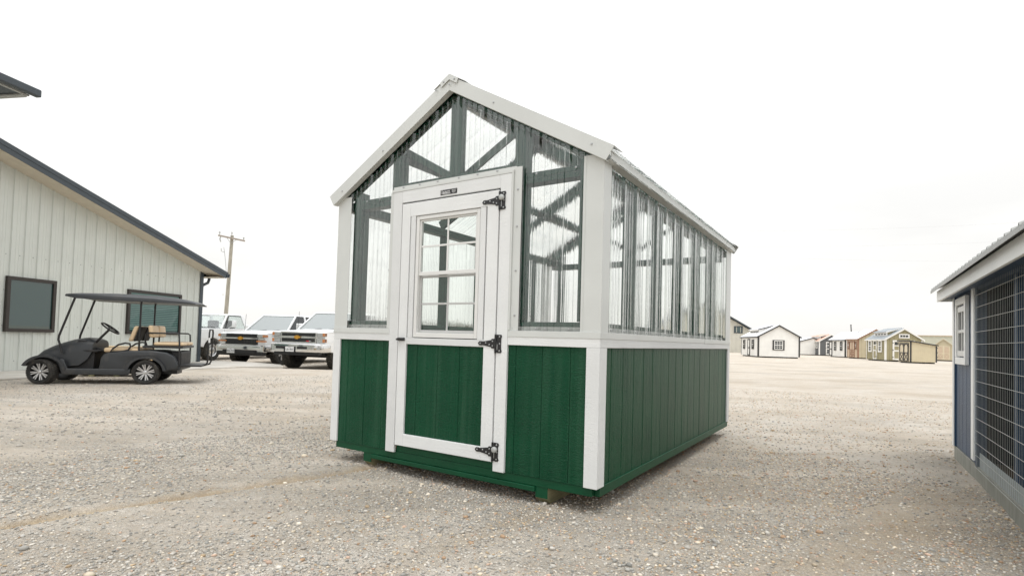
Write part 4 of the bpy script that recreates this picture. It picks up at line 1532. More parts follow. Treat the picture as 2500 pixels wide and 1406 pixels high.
MB().loft(rings).build('roof', 'cart_body', gc, smooth=50)
for y_ in (0.10, CW - 0.10):
    MB().tube([(0.27, y_, 0.55), (0.235, y_, 0.70), (0.205, y_, 0.80), (0.21, y_, 0.87), (0.42, y_, 1.575)], 0.019, 8).build('roof_strut', 'cart_tube', gc, smooth=60)
    MB().tube([(1.46, y_, 0.60), (1.46, y_, 1.50), (1.465, y_, 1.555)], 0.017, 8).build('roof_strut', 'cart_tube', gc, smooth=60)
    MB().tube([(1.56, y_ - 0.01, 0.68), (1.56, y_ - 0.01, 0.94), (1.59, y_ - 0.01, 0.965), (2.08, y_ - 0.01, 0.965), (2.115, y_ - 0.01, 0.94), (2.13, y_ - 0.01, 0.70), (2.13, y_ - 0.01, 0.37)], 0.015, 8).build('seat_rail', 'cart_tube', gc, smooth=60)
B('footplate', 'cart_tube', gc, 2.06, 2.52, 0.10, CW - 0.10, 0.33, 0.36, bevel=0.006)
MB().tube([(2.46, 0.36, 0.345), (2.545, 0.36, 0.36), (2.57, 0.36, 0.41), (2.585, 0.36, 1.00), (2.585, 0.40, 1.06), (2.585, 0.70, 1.06), (2.585, 0.74, 1.00), (2.57, 0.74, 0.41), (2.545, 0.74, 0.36), (2.46, 0.74, 0.345)], 0.016, 8).build('grab_bar', 'cart_tube', gc, smooth=60)
B('bumper_tag', 'plate', gc, 2.57, 2.602, 0.345, 0.375, 0.80, 0.90)
for y_ in (0.14, CW - 0.14):
    B('tail_lamp', 'red_badge', gc, 2.045, 2.06, y_ - 0.02, y_ + 0.02, 0.40, 0.44, bevel=0.004)
MB().tube([(0.0, 0.20, 0.222), (0.0, CW - 0.20, 0.222)], 0.03, 8).build('axle', 'cart_tube', gc)
MB().tube([(1.60, 0.20, 0.222), (1.60, CW - 0.20, 0.222)], 0.045, 8).build('axle', 'cart_tube', gc)
B('chassis', 'cart_tube', gc, 0.1, 2.05, 0.36, CW - 0.36, 0.17, 0.30)

# ------------------------------------------------------------------ lumber stack behind the cart
ls = thing('lumber_stack', 'stack of pale sawn boards behind the golf cart', 'lumber', (-9.05, 11.45, 0.0), R(19))
for k, x in enumerate((0.15, 0.60, 1.0)):
    B('bearer', 'treated_wood', ls, x, x + 0.09, 0.0, 0.60, 0.0, 0.09)
for r_ in range(14):
    for c_ in range(4):
        j = random.uniform(-0.05, 0.05)
        B('board', 'lumber', ls, j, 1.22 + j, c_ * 0.148, c_ * 0.148 + 0.140, 0.092 + r_ * 0.0395, 0.092 + r_ * 0.0395 + 0.0375)


# ------------------------------------------------------------------ pickup trucks (local x to the driver's side, y backwards from the front bumper)
TR = R(-13.5)
ex_, ey_ = Vector((math.cos(TR), math.sin(TR), 0)), Vector((-math.sin(TR), math.cos(TR), 0))


def truck(label, wheel_pt, style, dz=0.0, rw=0.40, wstyle='six', rim_w=0.29, plate=None):
    o = Vector((*wheel_pt, -0.115)) - ex_ * 0.97 - ey_ * 0.95
    t = thing('pickup_truck', label, 'pickup truck', o, TR, 'white pickup trucks parked beyond the golf cart')
    Y1, Y2 = 0.95, 4.60
    for y_ in (Y1, Y2):
        for sg in (-1, 1):
            wheel(t, sg * (0.97 - rim_w / 2), y_, rw, rim_w, sg, wstyle)
    old = style == 'old'
    zb, zs = 0.47 + dz, 1.06 + dz
    hood_f, hood_b = (1.12 + dz, 1.19 + dz) if not old else (1.14 + dz, 1.20 + dz)
    belt = hood_b
    ra = rw + 0.085
    prof = [(0.10, zb + 0.06), (0.05, zb + 0.3), (0.045, hood_f - 0.06), (0.10, hood_f), (0.5, hood_f + 0.035), (1.40, hood_b), (3.55, belt + 0.02), (3.62, belt + 0.02), (3.64, belt), (5.72, belt), (5.76, belt - 0.1), (5.76, zb + 0.12), (5.70, zb)]
    for yc in (Y2, Y1):
        n_ = 14
        a0 = math.asin(max(-0.9, min(0.9, (zb - rw) / ra)))
        for i in range(n_ + 1):
            a = a0 + (math.pi - 2 * a0) * i / n_
            prof.append((yc + ra * math.cos(a), rw + ra * math.sin(a)))
    bb = MB().prism(prof, 'x', -0.985, 0.985)
    nose = lambda y: 1.0 - (0.0 if old else 0.075) * max(0.0, 1 - y / 0.55) ** 2
    bb.v = [(v[0] * nose(v[1]), v[1], v[2]) for v in bb.v]
    body = bb.build('body', 'truck_white', t, bevel=0.05 if old else 0.085, seg=4)
    if not old:
        MB().loft([[(-0.62, 0.22, hood_f + 0.005), (0.62, 0.22, hood_f + 0.005), (0.55, 0.30, hood_f + 0.035), (-0.55, 0.30, hood_f + 0.035)],
                   [(-0.66, 1.22, hood_b - 0.01), (0.66, 1.22, hood_b - 0.01), (0.58, 1.20, hood_b + 0.045), (-0.58, 1.20, hood_b + 0.045)]]).build('hood_bulge', 'truck_white', t, bevel=0.02, seg=3)
    # wheel wells and frame underneath
    b = MB()
    for yc in (Y1, Y2):
        for sg in (-1, 1):
            xa, xb = sorted((sg * 0.60, sg * 0.70))
            b.box(xa, xb, yc - 0.55, yc + 0.55, 0.45, 1.0 + dz)
    b.box(-0.45, 0.45, 0.25, 5.6, 0.40 + dz * 0.5, 0.52 + dz)
    b.tube([(-0.8, Y1, rw), (0.8, Y1, rw)], 0.06, 8)
    b.tube([(-0.8, Y2, rw), (0.8, Y2, rw)], 0.07, 8)
    b.build('chassis', 'truck_black', t)
    # cab
    yw0, yw1, yr1, yr0 = (1.22, 1.98, 3.38, 3.55) if not old else (1.42, 1.86, 2.70, 2.86)
    zr = (1.84 if not old else 1.80) + dz
    hb, hr = (0.90, 0.70) if not old else (0.90, 0.76)
    A = lambda sg: (sg * hb, yw0, belt - 0.01)
    A2 = lambda sg: (sg * hr, yw1, zr - 0.05)
    Bm = (yw1 + yr1) / 2
    ring0 = [(-hr - 0.015, yw1 - 0.06, zr - 0.055), (hr + 0.015, yw1 - 0.06, zr - 0.055), (hr + 0.02, yr1 + 0.03, zr - 0.05), (-hr - 0.02, yr1 + 0.03, zr - 0.05)]
    ring1 = [(-hr + 0.03, yw1 + 0.04, zr - 0.005), (hr - 0.03, yw1 + 0.04, zr - 0.005), (hr - 0.04, yr1 - 0.04, zr), (-hr + 0.04, yr1 - 0.04, zr)]
    cab = MB().loft([ring0, ring1]).build('roof', 'truck_white', t, bevel=0.03, seg=3)
    for sg in (-1, 1):
        MB().bar(A(sg), A2(sg), 0.07, 0.05, up=(sg, 0, 0)).build('pillar', 'truck_white', t, bevel=0.012)
        MB().bar((sg * hb, yr0, belt - 0.01), (sg * hr, yr1, zr - 0.05), 0.16, 0.05, up=(sg, 0, 0)).build('pillar', 'truck_white', t, bevel=0.012)
        if not old:
            MB().bar((sg * hb, 2.42, belt - 0.01), (sg * (hr + 0.01), 2.50, zr - 0.05), 0.09, 0.045, up=(sg, 0, 0)).build('pillar', 'truck_white', t, bevel=0.012)
    gl = 'truck_screen' if not old else 'thin_glass'
    b = MB()
    w0, w1 = hb - 0.05, hr - 0.04
    b.hexa([(-w0, yw0 + 0.03, belt - 0.01), (w0, yw0 + 0.03, belt - 0.01), (w0, yw0 + 0.045, belt - 0.01), (-w0, yw0 + 0.045, belt - 0.01),
            (-w1, yw1 - 0.02, zr - 0.055), (w1, yw1 - 0.02, zr - 0.055), (w1, yw1 - 0.005, zr - 0.055), (-w1, yw1 - 0.005, zr - 0.055)])
    b.build('windscreen', gl, t)
    sd = 'truck_tint' if not old else 'thin_glass'
    segs = [(yw0 + 0.10, yw1 + 0.06, 2.38, 2.46), (2.48, 2.56, yr0 - 0.10, yr1 - 0.10)] if not old else [(yw0 + 0.06, yw1 + 0.05, yr0 - 0.12, yr1 - 0.10)]
    for sg in (-1, 1):
        for (ya, ya2, yb, yb2) in segs:
            b = MB()
            xo, xi = sg * (hb - 0.005), sg * (hr + 0.0)
            dx_ = sg * 0.012
            b.hexa([(xo, ya, belt), (xo, yb, belt), (xo - dx_, yb, belt), (xo - dx_, ya, belt), (xi, ya2, zr - 0.07), (xi, yb2, zr - 0.07), (xi - dx_, yb2, zr - 0.07), (xi - dx_, ya2, zr - 0.07)])
            b.build('side_window', sd, t)
    b = MB()
    b.hexa([(-w0, yr0 - 0.05, belt), (w0, yr0 - 0.05, belt), (w0, yr0 - 0.035, belt), (-w0, yr0 - 0.035, belt), (-w1, yr1 - 0.01, zr - 0.06), (w1, yr1 - 0.01, zr - 0.06), (w1, yr1 + 0.005, zr - 0.06), (-w1, yr1 + 0.005, zr - 0.06)])
    b.build('rear_window', sd, t)
    if old:
        b = MB()
        for sg in (-1, 1):
            b.bar((sg * 0.895, 1.66, belt), (sg * 0.80, 1.90, zr - 0.10), 0.03, 0.03)
            b.bar((sg * 0.897, 1.52, belt + 0.01), (sg * 0.897, 2.70, belt + 0.01), 0.02, 0.03)
            b.bar((sg * 0.79, 1.92, zr - 0.07), (sg * 0.79, 2.62, zr - 0.07), 0.02, 0.03)
        b.build('window_seal', 'truck_black', t)
        for sg in (-1, 1):
            B('seat', 'truck_black', t, sg * 0.4 - 0.24, sg * 0.4 + 0.24, 2.35, 2.50, belt - 0.1, belt + 0.34, bevel=0.05)
        b = MB()
        b.tube([(0.4 + 0.19 * math.cos(a), 1.85 + 0.08 * math.sin(a), belt + 0.05 + 0.17 * math.sin(a)) for a in [2 * math.pi * i / 16 for i in range(16)]], 0.014, 6, closed=True)
        b.build('steering_wheel', 'truck_black', t)
        B('dashboard', 'truck_black', t, -0.82, 0.82, 1.50, 1.75, belt - 0.15, belt + 0.02, bevel=0.03)
    # mirrors, wipers, handles
    for sg in (-1, 1):
        b = MB()
        x0 = sg * 0.93
        if old:
            b.box(min(x0 + sg * 0.14, x0 + sg * 0.30), max(x0 + sg * 0.14, x0 + sg * 0.30), 1.78, 1.86, belt + 0.06, belt + 0.34)
            b.bar((x0 - sg * 0.03, 1.80, belt + 0.02), (x0 + sg * 0.16, 1.82, belt + 0.12), 0.03, 0.03)
        else:
            b.box(min(x0 + sg * 0.06, x0 + sg * 0.30), max(x0 + sg * 0.06, x0 + sg * 0.30), 1.60, 1.70, belt + 0.04, belt + 0.22)
            b.bar((x0 - sg * 0.05, 1.66, belt + 0.02), (x0 + sg * 0.10, 1.66, belt + 0.09), 0.06, 0.05)
        b.build('mirror', 'truck_white', t, bevel=0.025, seg=3)
        B('door_handle', 'truck_black' if old else 'chrome', t, min(sg * 0.985, sg * 1.005), max(sg * 0.985, sg * 1.005), 2.22, 2.38, belt - 0.16, belt - 0.13)
        for yy in ((1.47, 2.44) if not old else (1.50, 2.72)):
            B('door_gap_strip', 'truck_black', t, min(sg * 0.980, sg * 0.9865), max(sg * 0.980, sg * 0.9865), yy, yy + 0.008, zb + 0.08, belt - 0.03)
    MB().tube([(-0.55, yw0 - 0.02, belt + 0.02), (0.0, yw0 + 0.04, belt + 0.05)], 0.012, 6).build('wiper', 'truck_black', t)
    MB().tube([(0.05, yw0 - 0.02, belt + 0.02), (0.55, yw0 + 0.04, belt + 0.05)], 0.012, 6).build('wiper', 'truck_black', t)
    MB().tube([(-0.80, 1.1, belt - 0.02), (-0.80, 1.15, belt + 0.62)], 0.006, 6).build('antenna', 'truck_black', t)
    fy = 0.045
    if style == 'a':                                    # stacked square lamps, double grille
        def P(name, m_, x0, x1, z0, z1, y0=-0.02, y1=fy + 0.02, bev=0.008, par=t):
            return B(name, m_, par, x0, x1, y0, y1, z0 + dz, z1 + dz, bevel=bev)
        g = P('grille', 'chrome', -0.645, 0.645, 0.755, 1.115, 0.0, 0.08, 0.02)
        for z0, z1 in ((0.98, 1.075), (0.80, 0.915)):
            P('grille_opening', 'truck_black', -0.585, 0.585, z0, z1, -0.010, 0.01, 0, g)
            b = MB()
            for k in range(3):
                zz = z0 + (z1 - z0) * (k + 0.7) / 3.4 + dz
                b.box(-0.575, 0.575, -0.016, -0.0105, zz, zz + 0.010)
            for k in range(7):
                xx = -0.575 + 1.15 * k / 6
                b.box(xx - 0.006, xx + 0.006, -0.019, -0.0165, z0 + dz + 0.004, z1 + dz - 0.004)
            b.build('grille_bars', 'cart_body', g)
        P('grille_bar', 'chrome', -0.95, 0.95, 0.935, 0.958, -0.022, -0.005, 0.004, g)
        for sg in (-1, 1):
            for z0, z1 in ((0.985, 1.095), (0.79, 0.905)):
                x0, x1 = sorted((sg * 0.66, sg * 0.945))
                h = P('headlamp', 'lamp_clear', x0, x1, z0, z1, -0.004, 0.10, 0.01)
                x0, x1 = sorted((sg * 0.865, sg * 0.945))
                P('turn_signal', 'amber', x0, x1, z0 + 0.006, z1 - 0.006, -0.010, 0.12, 0.004, h)
        bmp = MB()
        bmp.prism([(-1.0, 0.12), (-0.95, -0.06), (-0.72, -0.14), (0.72, -0.14), (0.95, -0.06), (1.0, 0.12), (0.99, 0.30), (-0.99, 0.30)], 'z', 0.475 + dz, 0.735 + dz)
        bmp = bmp.build('bumper', 'chrome', t, bevel=0.03, seg=3)
        P('bumper_cap', 'truck_white', -0.93, 0.93, 0.705, 0.752, -0.09, 0.05, 0.015, bmp)
        P('bumper_intake', 'truck_black', -0.70, -0.40, 0.575, 0.655, -0.149, -0.10, 0.01, bmp)
        P('bumper_intake', 'truck_black', 0.06, 0.42, 0.575, 0.655, -0.149, -0.10, 0.01, bmp)
        P('plate_recess', 'truck_black', -0.41, 0.02, 0.475, 0.66, -0.146, -0.10, 0.01, bmp)
        for sg in (-1, 1):
            x0, x1 = sorted((sg * 0.60, sg * 0.86))
            b = MB()
            b.hexa([(x0, -0.145 if sg * x0 < 0.7 else -0.12, 0.57 + dz), (x1, -0.12, 0.57 + dz), (x1, 0, 0.57 + dz), (x0, 0, 0.57 + dz), (x0, -0.145, 0.64 + dz), (x1, -0.12, 0.64 + dz), (x1, 0, 0.64 + dz), (x0, 0, 0.64 + dz)]) if sg > 0 else None
            if sg > 0:
                b.build('fog_lamp', 'lamp_clear', bmp)
        P('valance', 'truck_black', -0.80, 0.80, 0.38, 0.474, -0.10, 0.10, 0.02)
        zc, xc = 0.947 + dz, -0.02
        red = P('badge', 'red_badge', 0.30, 0.40, 0.815, 0.845, -0.024, -0.016, 0, g)
        text('lettering', 'Z71', 0.05, 'plate', red, (0.44, -0.024, 0.83 + dz), (R(90), 0, 0), 0.002)
        py, pz, pxx = -0.152, 0.565 + dz, -0.19
    elif style == 'b':                                  # wide split grille
        def P(name, m_, x0, x1, z0, z1, y0=-0.02, y1=fy + 0.02, bev=0.008, par=t):
            return B(name, m_, par, x0, x1, y0, y1, z0 + dz, z1 + dz, bevel=bev)
        g = P('grille', 'truck_black', -0.66, 0.62, 0.72, 1.09, 0.0, 0.08, 0.02)
        b = MB()
        for (z0, z1, n_) in ((0.985, 1.065, 3), (0.74, 0.895, 4)):
            for k in range(n_):
                zz = z0 + (z1 - z0) * k / n_ + dz
                b.box(-0.60, 0.56, -0.008, -0.0005, zz, zz + 0.010)
        for k in range(9):
            b.box(-0.58 + k * 0.14, -0.57 + k * 0.14, -0.010, -0.0085, 0.74 + dz, 0.895 + dz)
        b.build('grille_bars', 'cart_body', g)
        P('grille_bar', 'chrome', -0.80, 0.93, 0.905, 0.965, -0.030, 0.02, 0.015, g)
        P('grille_bar', 'chrome', -0.66, 0.62, 0.695, 0.725, -0.020, 0.06, 0.008, g)
        for sg in (-1, 1):
            x0, x1 = sorted((sg * 0.62, sg * 0.94))
            h = P('headlamp', 'lamp_clear', x0, x1, 0.975, 1.085, -0.004, 0.12, 0.015)
            x0, x1 = sorted((sg * 0.84, sg * 0.955))
            P('turn_signal', 'amber', x0, x1, 0.985, 1.06, -0.010, 0.14, 0.006, h)
            x0, x1 = sorted((sg * 0.60, sg * 0.93))
            P('marker_lamp', 'amber', x0, x1, 0.815, 0.865, -0.012, 0.12, 0.006, h)
        bmp = MB()
        bmp.prism([(-1.0, 0.14), (-0.95, -0.04), (-0.70, -0.13), (0.70, -0.13), (0.95, -0.04), (1.0, 0.14), (0.99, 0.32), (-0.99, 0.32)], 'z', 0.53 + dz, 0.69 + dz)
        bmp = bmp.build('bumper', 'chrome', t, bevel=0.03, seg=3)
        for sg in (-1, 1):
            x0, x1 = sorted((sg * 0.60, sg * 0.96))
            P('bumper_end', 'chrome', x0, x1, 0.46, 0.70, -0.075, 0.15, 0.03, bmp)
            x0, x1 = sorted((sg * 0.70, sg * 0.80))
            P('fog_lamp', 'lamp_clear', x0, x1, 0.53, 0.63, -0.082, 0.0, 0.01, bmp)
        P('valance', 'truck_black', -0.93, 0.93, 0.34, 0.475, -0.10, 0.12, 0.03)
        P('valance', 'truck_black', -0.66, 0.66, 0.40, 0.535, -0.135, 0.02, 0.03)
        zc, xc = 0.935 + dz, -0.02
        py, pz, pxx = -0.14, 0.50 + dz, -0.30
    else:
        g = B('grille', 'truck_black', t, -0.60, 0.60, -0.02, 0.08, 0.80, 1.08, bevel=0.02)
        for sg in (-1, 1):
            x0, x1 = sorted((sg * 0.64, sg * 0.92))
            B('headlamp', 'lamp_clear', t, x0, x1, -0.01, 0.10, 0.82, 1.02, bevel=0.02)
        B('bumper', 'chrome', t, -0.99, 0.99, -0.14, 0.08, 0.50, 0.70, bevel=0.03)
        for sg in (-1, 1):
            fb = B('fender_badge', 'truck_black', t, min(sg * 0.986, sg * 0.994), max(sg * 0.986, sg * 0.994), 1.42, 1.60, 0.93, 0.985)
            B('body_crease', 'truck_white', t, min(sg * 0.98, sg * 1.000), max(sg * 0.98, sg * 1.000), 1.6, 3.4, 0.86, 0.885, bevel=0.008)
        zc = None
    if zc is not None:
        b = MB()
        s_ = 0.11
        b.prism([(xc - s_, zc - 0.030), (xc - s_ * 0.50, zc - 0.030), (xc - s_ * 0.50, zc - 0.058), (xc + s_ * 0.42, zc - 0.058), (xc + s_ * 0.52, zc - 0.030), (xc + s_ * 0.90, zc - 0.030), (xc + s_, zc + 0.030),
                 (xc + s_ * 0.50, zc + 0.030), (xc + s_ * 0.50, zc + 0.058), (xc - s_ * 0.42, zc + 0.058), (xc - s_ * 0.52, zc + 0.030), (xc - s_ * 0.90, zc + 0.030)], 'y', -0.045, -0.030)
        b.build('emblem', 'gold', g)
    if plate:
        pl = B('licence_plate', 'plate', t, pxx - 0.155, pxx + 0.155, py - 0.006, py, pz - 0.08, pz + 0.08, bevel=0.003)
        text('lettering', plate, 0.085, 'plate_ink', pl, (pxx, py - 0.0065, pz - 0.012), (R(90), 0, 0), 0.0008, bold=0.001, xs=0.82)
        text('lettering', 'TEXAS', 0.03, 'plate_ink', pl, (pxx, py - 0.0065, pz + 0.055), (R(90), 0, 0), 0.0008)
    return t


def thin_glass(name, tint, refl):
    m = bpy.data.materials.new(name)
    m.use_nodes = True
    nt = m.node_tree
    nn, ll = nt.nodes, nt.links
    nn.clear()
    o = nn.new('ShaderNodeOutputMaterial')
    tr = nn.new('ShaderNodeBsdfTransparent')
    tr.inputs[0].default_value = (*tint, 1)
    gl = nn.new('ShaderNodeBsdfGlossy')
    gl.inputs['Roughness'].default_value = 0.02
    fr_ = nn.new('ShaderNodeLayerWeight')
    fr_.inputs['Blend'].default_value = refl
    mr = nn.new('ShaderNodeMapRange')
    mr.inputs[3].default_value = 0.04
    mr.inputs[4].default_value = 0.5
    ll.new(fr_.outputs['Facing'], mr.inputs[0])
    mx = nn.new('ShaderNodeMixShader')
    ll.new(mr.outputs[0], mx.inputs[0])
    ll.new(tr.outputs[0], mx.inputs[1])
    ll.new(gl.outputs[0], mx.inputs[2])
    ll.new(mx.outputs[0], o.inputs['Surface'])
    return m


M['thin_glass'] = thin_glass('thin_glass', (0.93, 0.96, 0.95), 0.3)
truck('white pickup with mud tyres and stacked square headlamps, nearest the greenhouse', (-5.587, 17.90), 'a', 0.09, 0.43, 'six', 0.31, 'LSB-7833')
truck('white pickup with a chrome bar across its black grille, between the other two trucks', (-8.168, 19.48), 'b', 0.0, 0.40, 'six', 0.27, 'XNL-7578')
truck('older white pickup with clear cab windows, half hidden by the metal building corner', (-11.59, 21.11), 'old', 0.06, 0.40, 'steel', 0.26)

# ------------------------------------------------------------------ utility pole
up = thing('utility_pole', 'weathered wooden utility pole with one crossarm above the parked trucks', 'utility pole', (-23.30, 44.0, 0))
base, top = Vector((0, 0, -0.3)), Vector((0.30, 0, 8.85))
MB().tube([base, base.lerp(top, 0.35), base.lerp(top, 0.7), top], [0.165, 0.15, 0.135, 0.12], 14).build('pole', 'pole_wood', up, smooth=60)
L_, R_ = Vector((-0.74, -0.16, 8.80)), Vector((1.43, -0.16, 8.40))
arm = MB().bar(L_, R_, 0.10, 0.13).build('crossarm', 'arm_wood', up, bevel=0.008)
b = MB()
b.bar((-0.05, -0.12, 8.62), (0.24, -0.12, 8.22), 0.03, 0.03)
b.bar((0.72, -0.12, 8.48), (0.32, -0.12, 8.20), 0.03, 0.03)
b.build('arm_brace', 'galv', up)
for p_ in (L_ + Vector((0.10, 0, 0.06)), R_ + Vector((-0.10, 0, 0.06)), Vector((0.27, 0, 8.88))):
    MB().lathe([(0.02, 0.0), (0.02, 0.08), (0.06, 0.10), (0.065, 0.15), (0.045, 0.17), (0.06, 0.19), (0.05, 0.24), (0.02, 0.25)], p_, 'z', 10).build('insulator', 'galv', up, smooth=50)
MB().tube([(-0.55, -0.16, 8.70), (-0.60, -0.16, 8.50), (-0.52, -0.16, 8.28)], 0.05, 8).build('fuse_cutout', 'galv', up)
MB().tube([(0.02, -0.14, 5.9), (-0.08, -0.15, 6.8), (-0.20, -0.15, 7.55), (-0.26, -0.15, 7.85)], 0.022, 6).build('conduit', 'galv', up)
MB().tube([(-0.20, -0.15, 7.45), (-0.45, -0.15, 7.52), (-0.46, -0.15, 7.75)], 0.03, 6).build('bracket', 'galv', up)
MB().tube([(0.22, -0.16, 7.9), (0.30, -0.16, 7.9)], 0.03, 6).build('bolt', 'galv', up)
MB().tube([(-0.10, -0.16, 4.0), (-0.18, -0.16, 4.0)], 0.03, 6).build('bolt', 'galv', up)

# distant wires on the right
for lab_, z0, z1, y_ in (('uppermost faint overhead wire in the sky right of the greenhouse', 13.4, 18.9, 60.0), ('middle faint overhead wire in the sky right of the greenhouse', 11.9, 16.6, 60.4), ('lowest faint overhead wire in the sky right of the greenhouse', 11.6, 13.2, 60.8)):
    pts = []
    for i in range(25):
        t = i / 24
        x = 8 + 78 * t
        pts.append((x, y_, z0 + (z1 - z0) * t - 1.2 * (1 - (2 * t - 1) ** 2)))
    tag(MB().tube(pts, 0.006, 5).build('power_line', 'wire', None), lab_, 'wire', 'overhead wires on the right')

# ------------------------------------------------------------------ chicken coop at the right edge (local x along the wall towards the camera, y outwards = to the yard is negative)
CO = Vector((4.517, 5.534, 0))
cd = Vector((-0.531, -0.847, 0)).normalized()
coop = thing('chicken_coop', 'blue chicken coop with wire mesh run, white trim and metal roof at the right edge', 'chicken coop', CO, math.atan2(cd.y, cd.x))
# outward normal (towards the yard) is -y in this frame
OUT = -1
LN, WD, ZT = 3.7, 2.3, 1.62
B('skid', 'coop_skid', coop, 0.0, LN, 0.0, 0.09, -0.04, 0.098, bevel=0.006)
B('skid', 'coop_skid', coop, 0.0, LN, WD - 0.1, WD, -0.04, 0.098, bevel=0.006)
B('rim_board', 'coop_skid', coop, 0.0, 0.09, 0.09, WD - 0.1, 0.0, 0.098)
B('floor', 'coop_floor', coop, 0.05, LN, 0.06, WD - 0.05, 0.099, 0.125)
# enclosed end: boards
x0 = 0.0
wdt = [0.06, 0.20, 0.203, 0.203, 0.203, 0.20]
for w_ in wdt:
    x1 = x0 + w_
    if x1 > 1.10:
        x1 = 1.10
    ranges = [(0.155, ZT)]
    B('siding_board', 'coop_blue', coop, x0 + 0.003, x1 - 0.003, 0.004, 0.02, 0.105, ZT, bevel=0.003)
    x0 = x1
B('wall_backing', 'coop_blue', coop, 0.01, 1.10, 0.022, 0.05, 0.10, ZT)
B('end_wall', 'coop_blue', coop, 0.0, 0.02, 0.052, WD, 0.10, ZT)
B('end_wall', 'coop_blue', coop, LN - 0.02, LN, 0.09, WD, 0.10, ZT)
B('partition', 'coop_inner_shade', coop, 1.09, 1.115, 0.06, WD - 0.1, 0.126, ZT)
B('back_wall', 'coop_inner_shade', coop, 0.02, LN, WD - 0.03, WD, 0.10, ZT)
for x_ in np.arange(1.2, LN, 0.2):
    B('batten', 'coop_inner_shade', coop, float(x_), float(x_) + 0.012, WD - 0.045, WD - 0.0305, 0.2, ZT)
B('corner_post', 'coop_white', coop, -0.012, 0.075, -0.016, 0.0035, 0.10, ZT, bevel=0.003)
B('corner_post', 'coop_white', coop, -0.0125, 0.0, 0.004, 0.09, 0.10, ZT, bevel=0.003)
B('post_edge_strip', 'coop_blue', coop, 0.078, 0.098, -0.010, 0.0035, 0.105, ZT)  # narrow blue strip beside the white corner post
B('post', 'coop_white', coop, 1.02, 1.13, -0.018, 0.0035, 0.135, ZT, bevel=0.003)
B('post_return', 'coop_blue', coop, 1.131, 1.20, -0.004, 0.06, 0.10, ZT)
# window
cw = thing('window', None, None)
cw.parent = coop
b = MB()
wx0, wx1, wz0, wz1, t = 0.24, 0.80, 0.925, 1.555, 0.065
b.box(wx0, wx1, -0.028, 0.003, wz0, wz0 + t)
b.box(wx0, wx1, -0.028, 0.003, wz1 - t, wz1)
b.box(wx0, wx0 + t, -0.028, 0.003, wz0 + t, wz1 - t)
b.box(wx1 - t, wx1, -0.028, 0.003, wz0 + t, wz1 - t)
b.build('window_trim', 'coop_white', cw, bevel=0.003)
b = MB()
a0, a1, c0_, c1_ = wx0 + t + 0.01, wx1 - t - 0.01, wz0 + t + 0.012, wz1 - t - 0.02
for q in ((a0, a1, c0_, c0_ + 0.05), (a0, a1, c1_ - 0.05, c1_), (a0, a0 + 0.035, c0_ + 0.05, c1_ - 0.05), (a1 - 0.035, a1, c0_ + 0.05, c1_ - 0.05)):
    b.box(q[0], q[1], -0.018, 0.003, q[2], q[3])
zm = (c0_ + c1_) / 2
b.box(a0 + 0.035, a1 - 0.035, -0.016, 0.002, zm - 0.014, zm + 0.014)
b.box((a0 + a1) / 2 - 0.012, (a0 + a1) / 2 + 0.012, -0.015, 0.001, c0_ + 0.05, c1_ - 0.05)
b.build('sash', 'vinyl', cw)
B('pane', 'shed_glass', cw, a0 + 0.03, a1 - 0.03, -0.006, -0.002, c0_ + 0.03, c1_ - 0.03)
# run: welded wire
b = MB()
x_ = 1.205
while x_ < LN:
    b.tube([(x_, -0.008, 0.092), (x_, -0.008, ZT)], 0.0013, 5)
    x_ += 0.0508
z_ = 0.092
while z_ < ZT:
    b.tube([(1.15, -0.0125, z_), (LN, -0.0125, z_)], 0.0022, 5)
    z_ += 0.1016
b.build('wire_mesh', 'coop_wire', coop)['kind'] = 'stuff'
B('kick_board', 'galv_board', coop, 1.205, LN, 0.012, 0.018, 0.099, 0.215)
B('top_beam', 'coop_blue', coop, 1.115, LN, 0.0, 0.06, 1.56, ZT)
for x_ in (2.3, 3.62):
    B('run_post', 'coop_blue', coop, x_, x_ + 0.06, 0.02, 0.08, 0.10, ZT)
# roof
B('fascia', 'coop_white', coop, -0.04, LN + 0.1, -0.14, -0.118, 1.555, 1.665, bevel=0.003)
B('fascia', 'coop_white', coop, -0.04, -0.02, -0.117, 0.5, 1.555, 1.66, bevel=0.003)
B('soffit', 'coop_blue', coop, -0.018, LN, -0.117, 0.02, 1.585, 1.60)
rsl = 0.42
b = MB()
n0 = len(b.v)
y0, y1 = -0.185, WD / 2
f_r = lambda y: 1.672 + (y - y0) * rsl
xs = [-0.07]
prof2 = []
xx = -0.075
k = 0
while xx < LN + 0.15:
    prof2 += [(xx, 0), (xx + 0.030, 0), (xx + 0.040, 0.022), (xx + 0.052, 0.022), (xx + 0.062, 0)]
    xx += 0.152
prof2.append((xx, 0))
for off in (0.0, -0.004):
    for yy in (y0, y1):
        for (x_, w_) in prof2:
            b.v.append((x_, yy, f_r(yy) + w_ + off))
n_ = len(prof2)
for i in range(n_ - 1):
    b.f.append((i, i + 1, n_ + i + 1, n_ + i))
    b.f.append((2 * n_ + i, 3 * n_ + i, 3 * n_ + i + 1, 2 * n_ + i + 1))
    b.f.append((i, 2 * n_ + i, 2 * n_ + i + 1, i + 1))
b.m = [0] * len(b.f)
b.build('metal_roof', 'coop_roof', coop)
b = MB()
b.hexa([(-0.08, WD / 2, f_r(y1) - 0.004), (LN + 0.15, WD / 2, f_r(y1) - 0.004), (LN + 0.15, WD + 0.185, 1.668), (-0.08, WD + 0.185, 1.668), (-0.08, WD / 2, f_r(y1)), (LN + 0.15, WD / 2, f_r(y1)), (LN + 0.15, WD + 0.185, 1.672), (-0.08, WD + 0.185, 1.672)])
b.build('metal_roof', 'coop_roof', coop)
B('drip_edge', 'coop_roof', coop, -0.085, LN + 0.1, -0.188, -0.184, 1.645, 1.676)
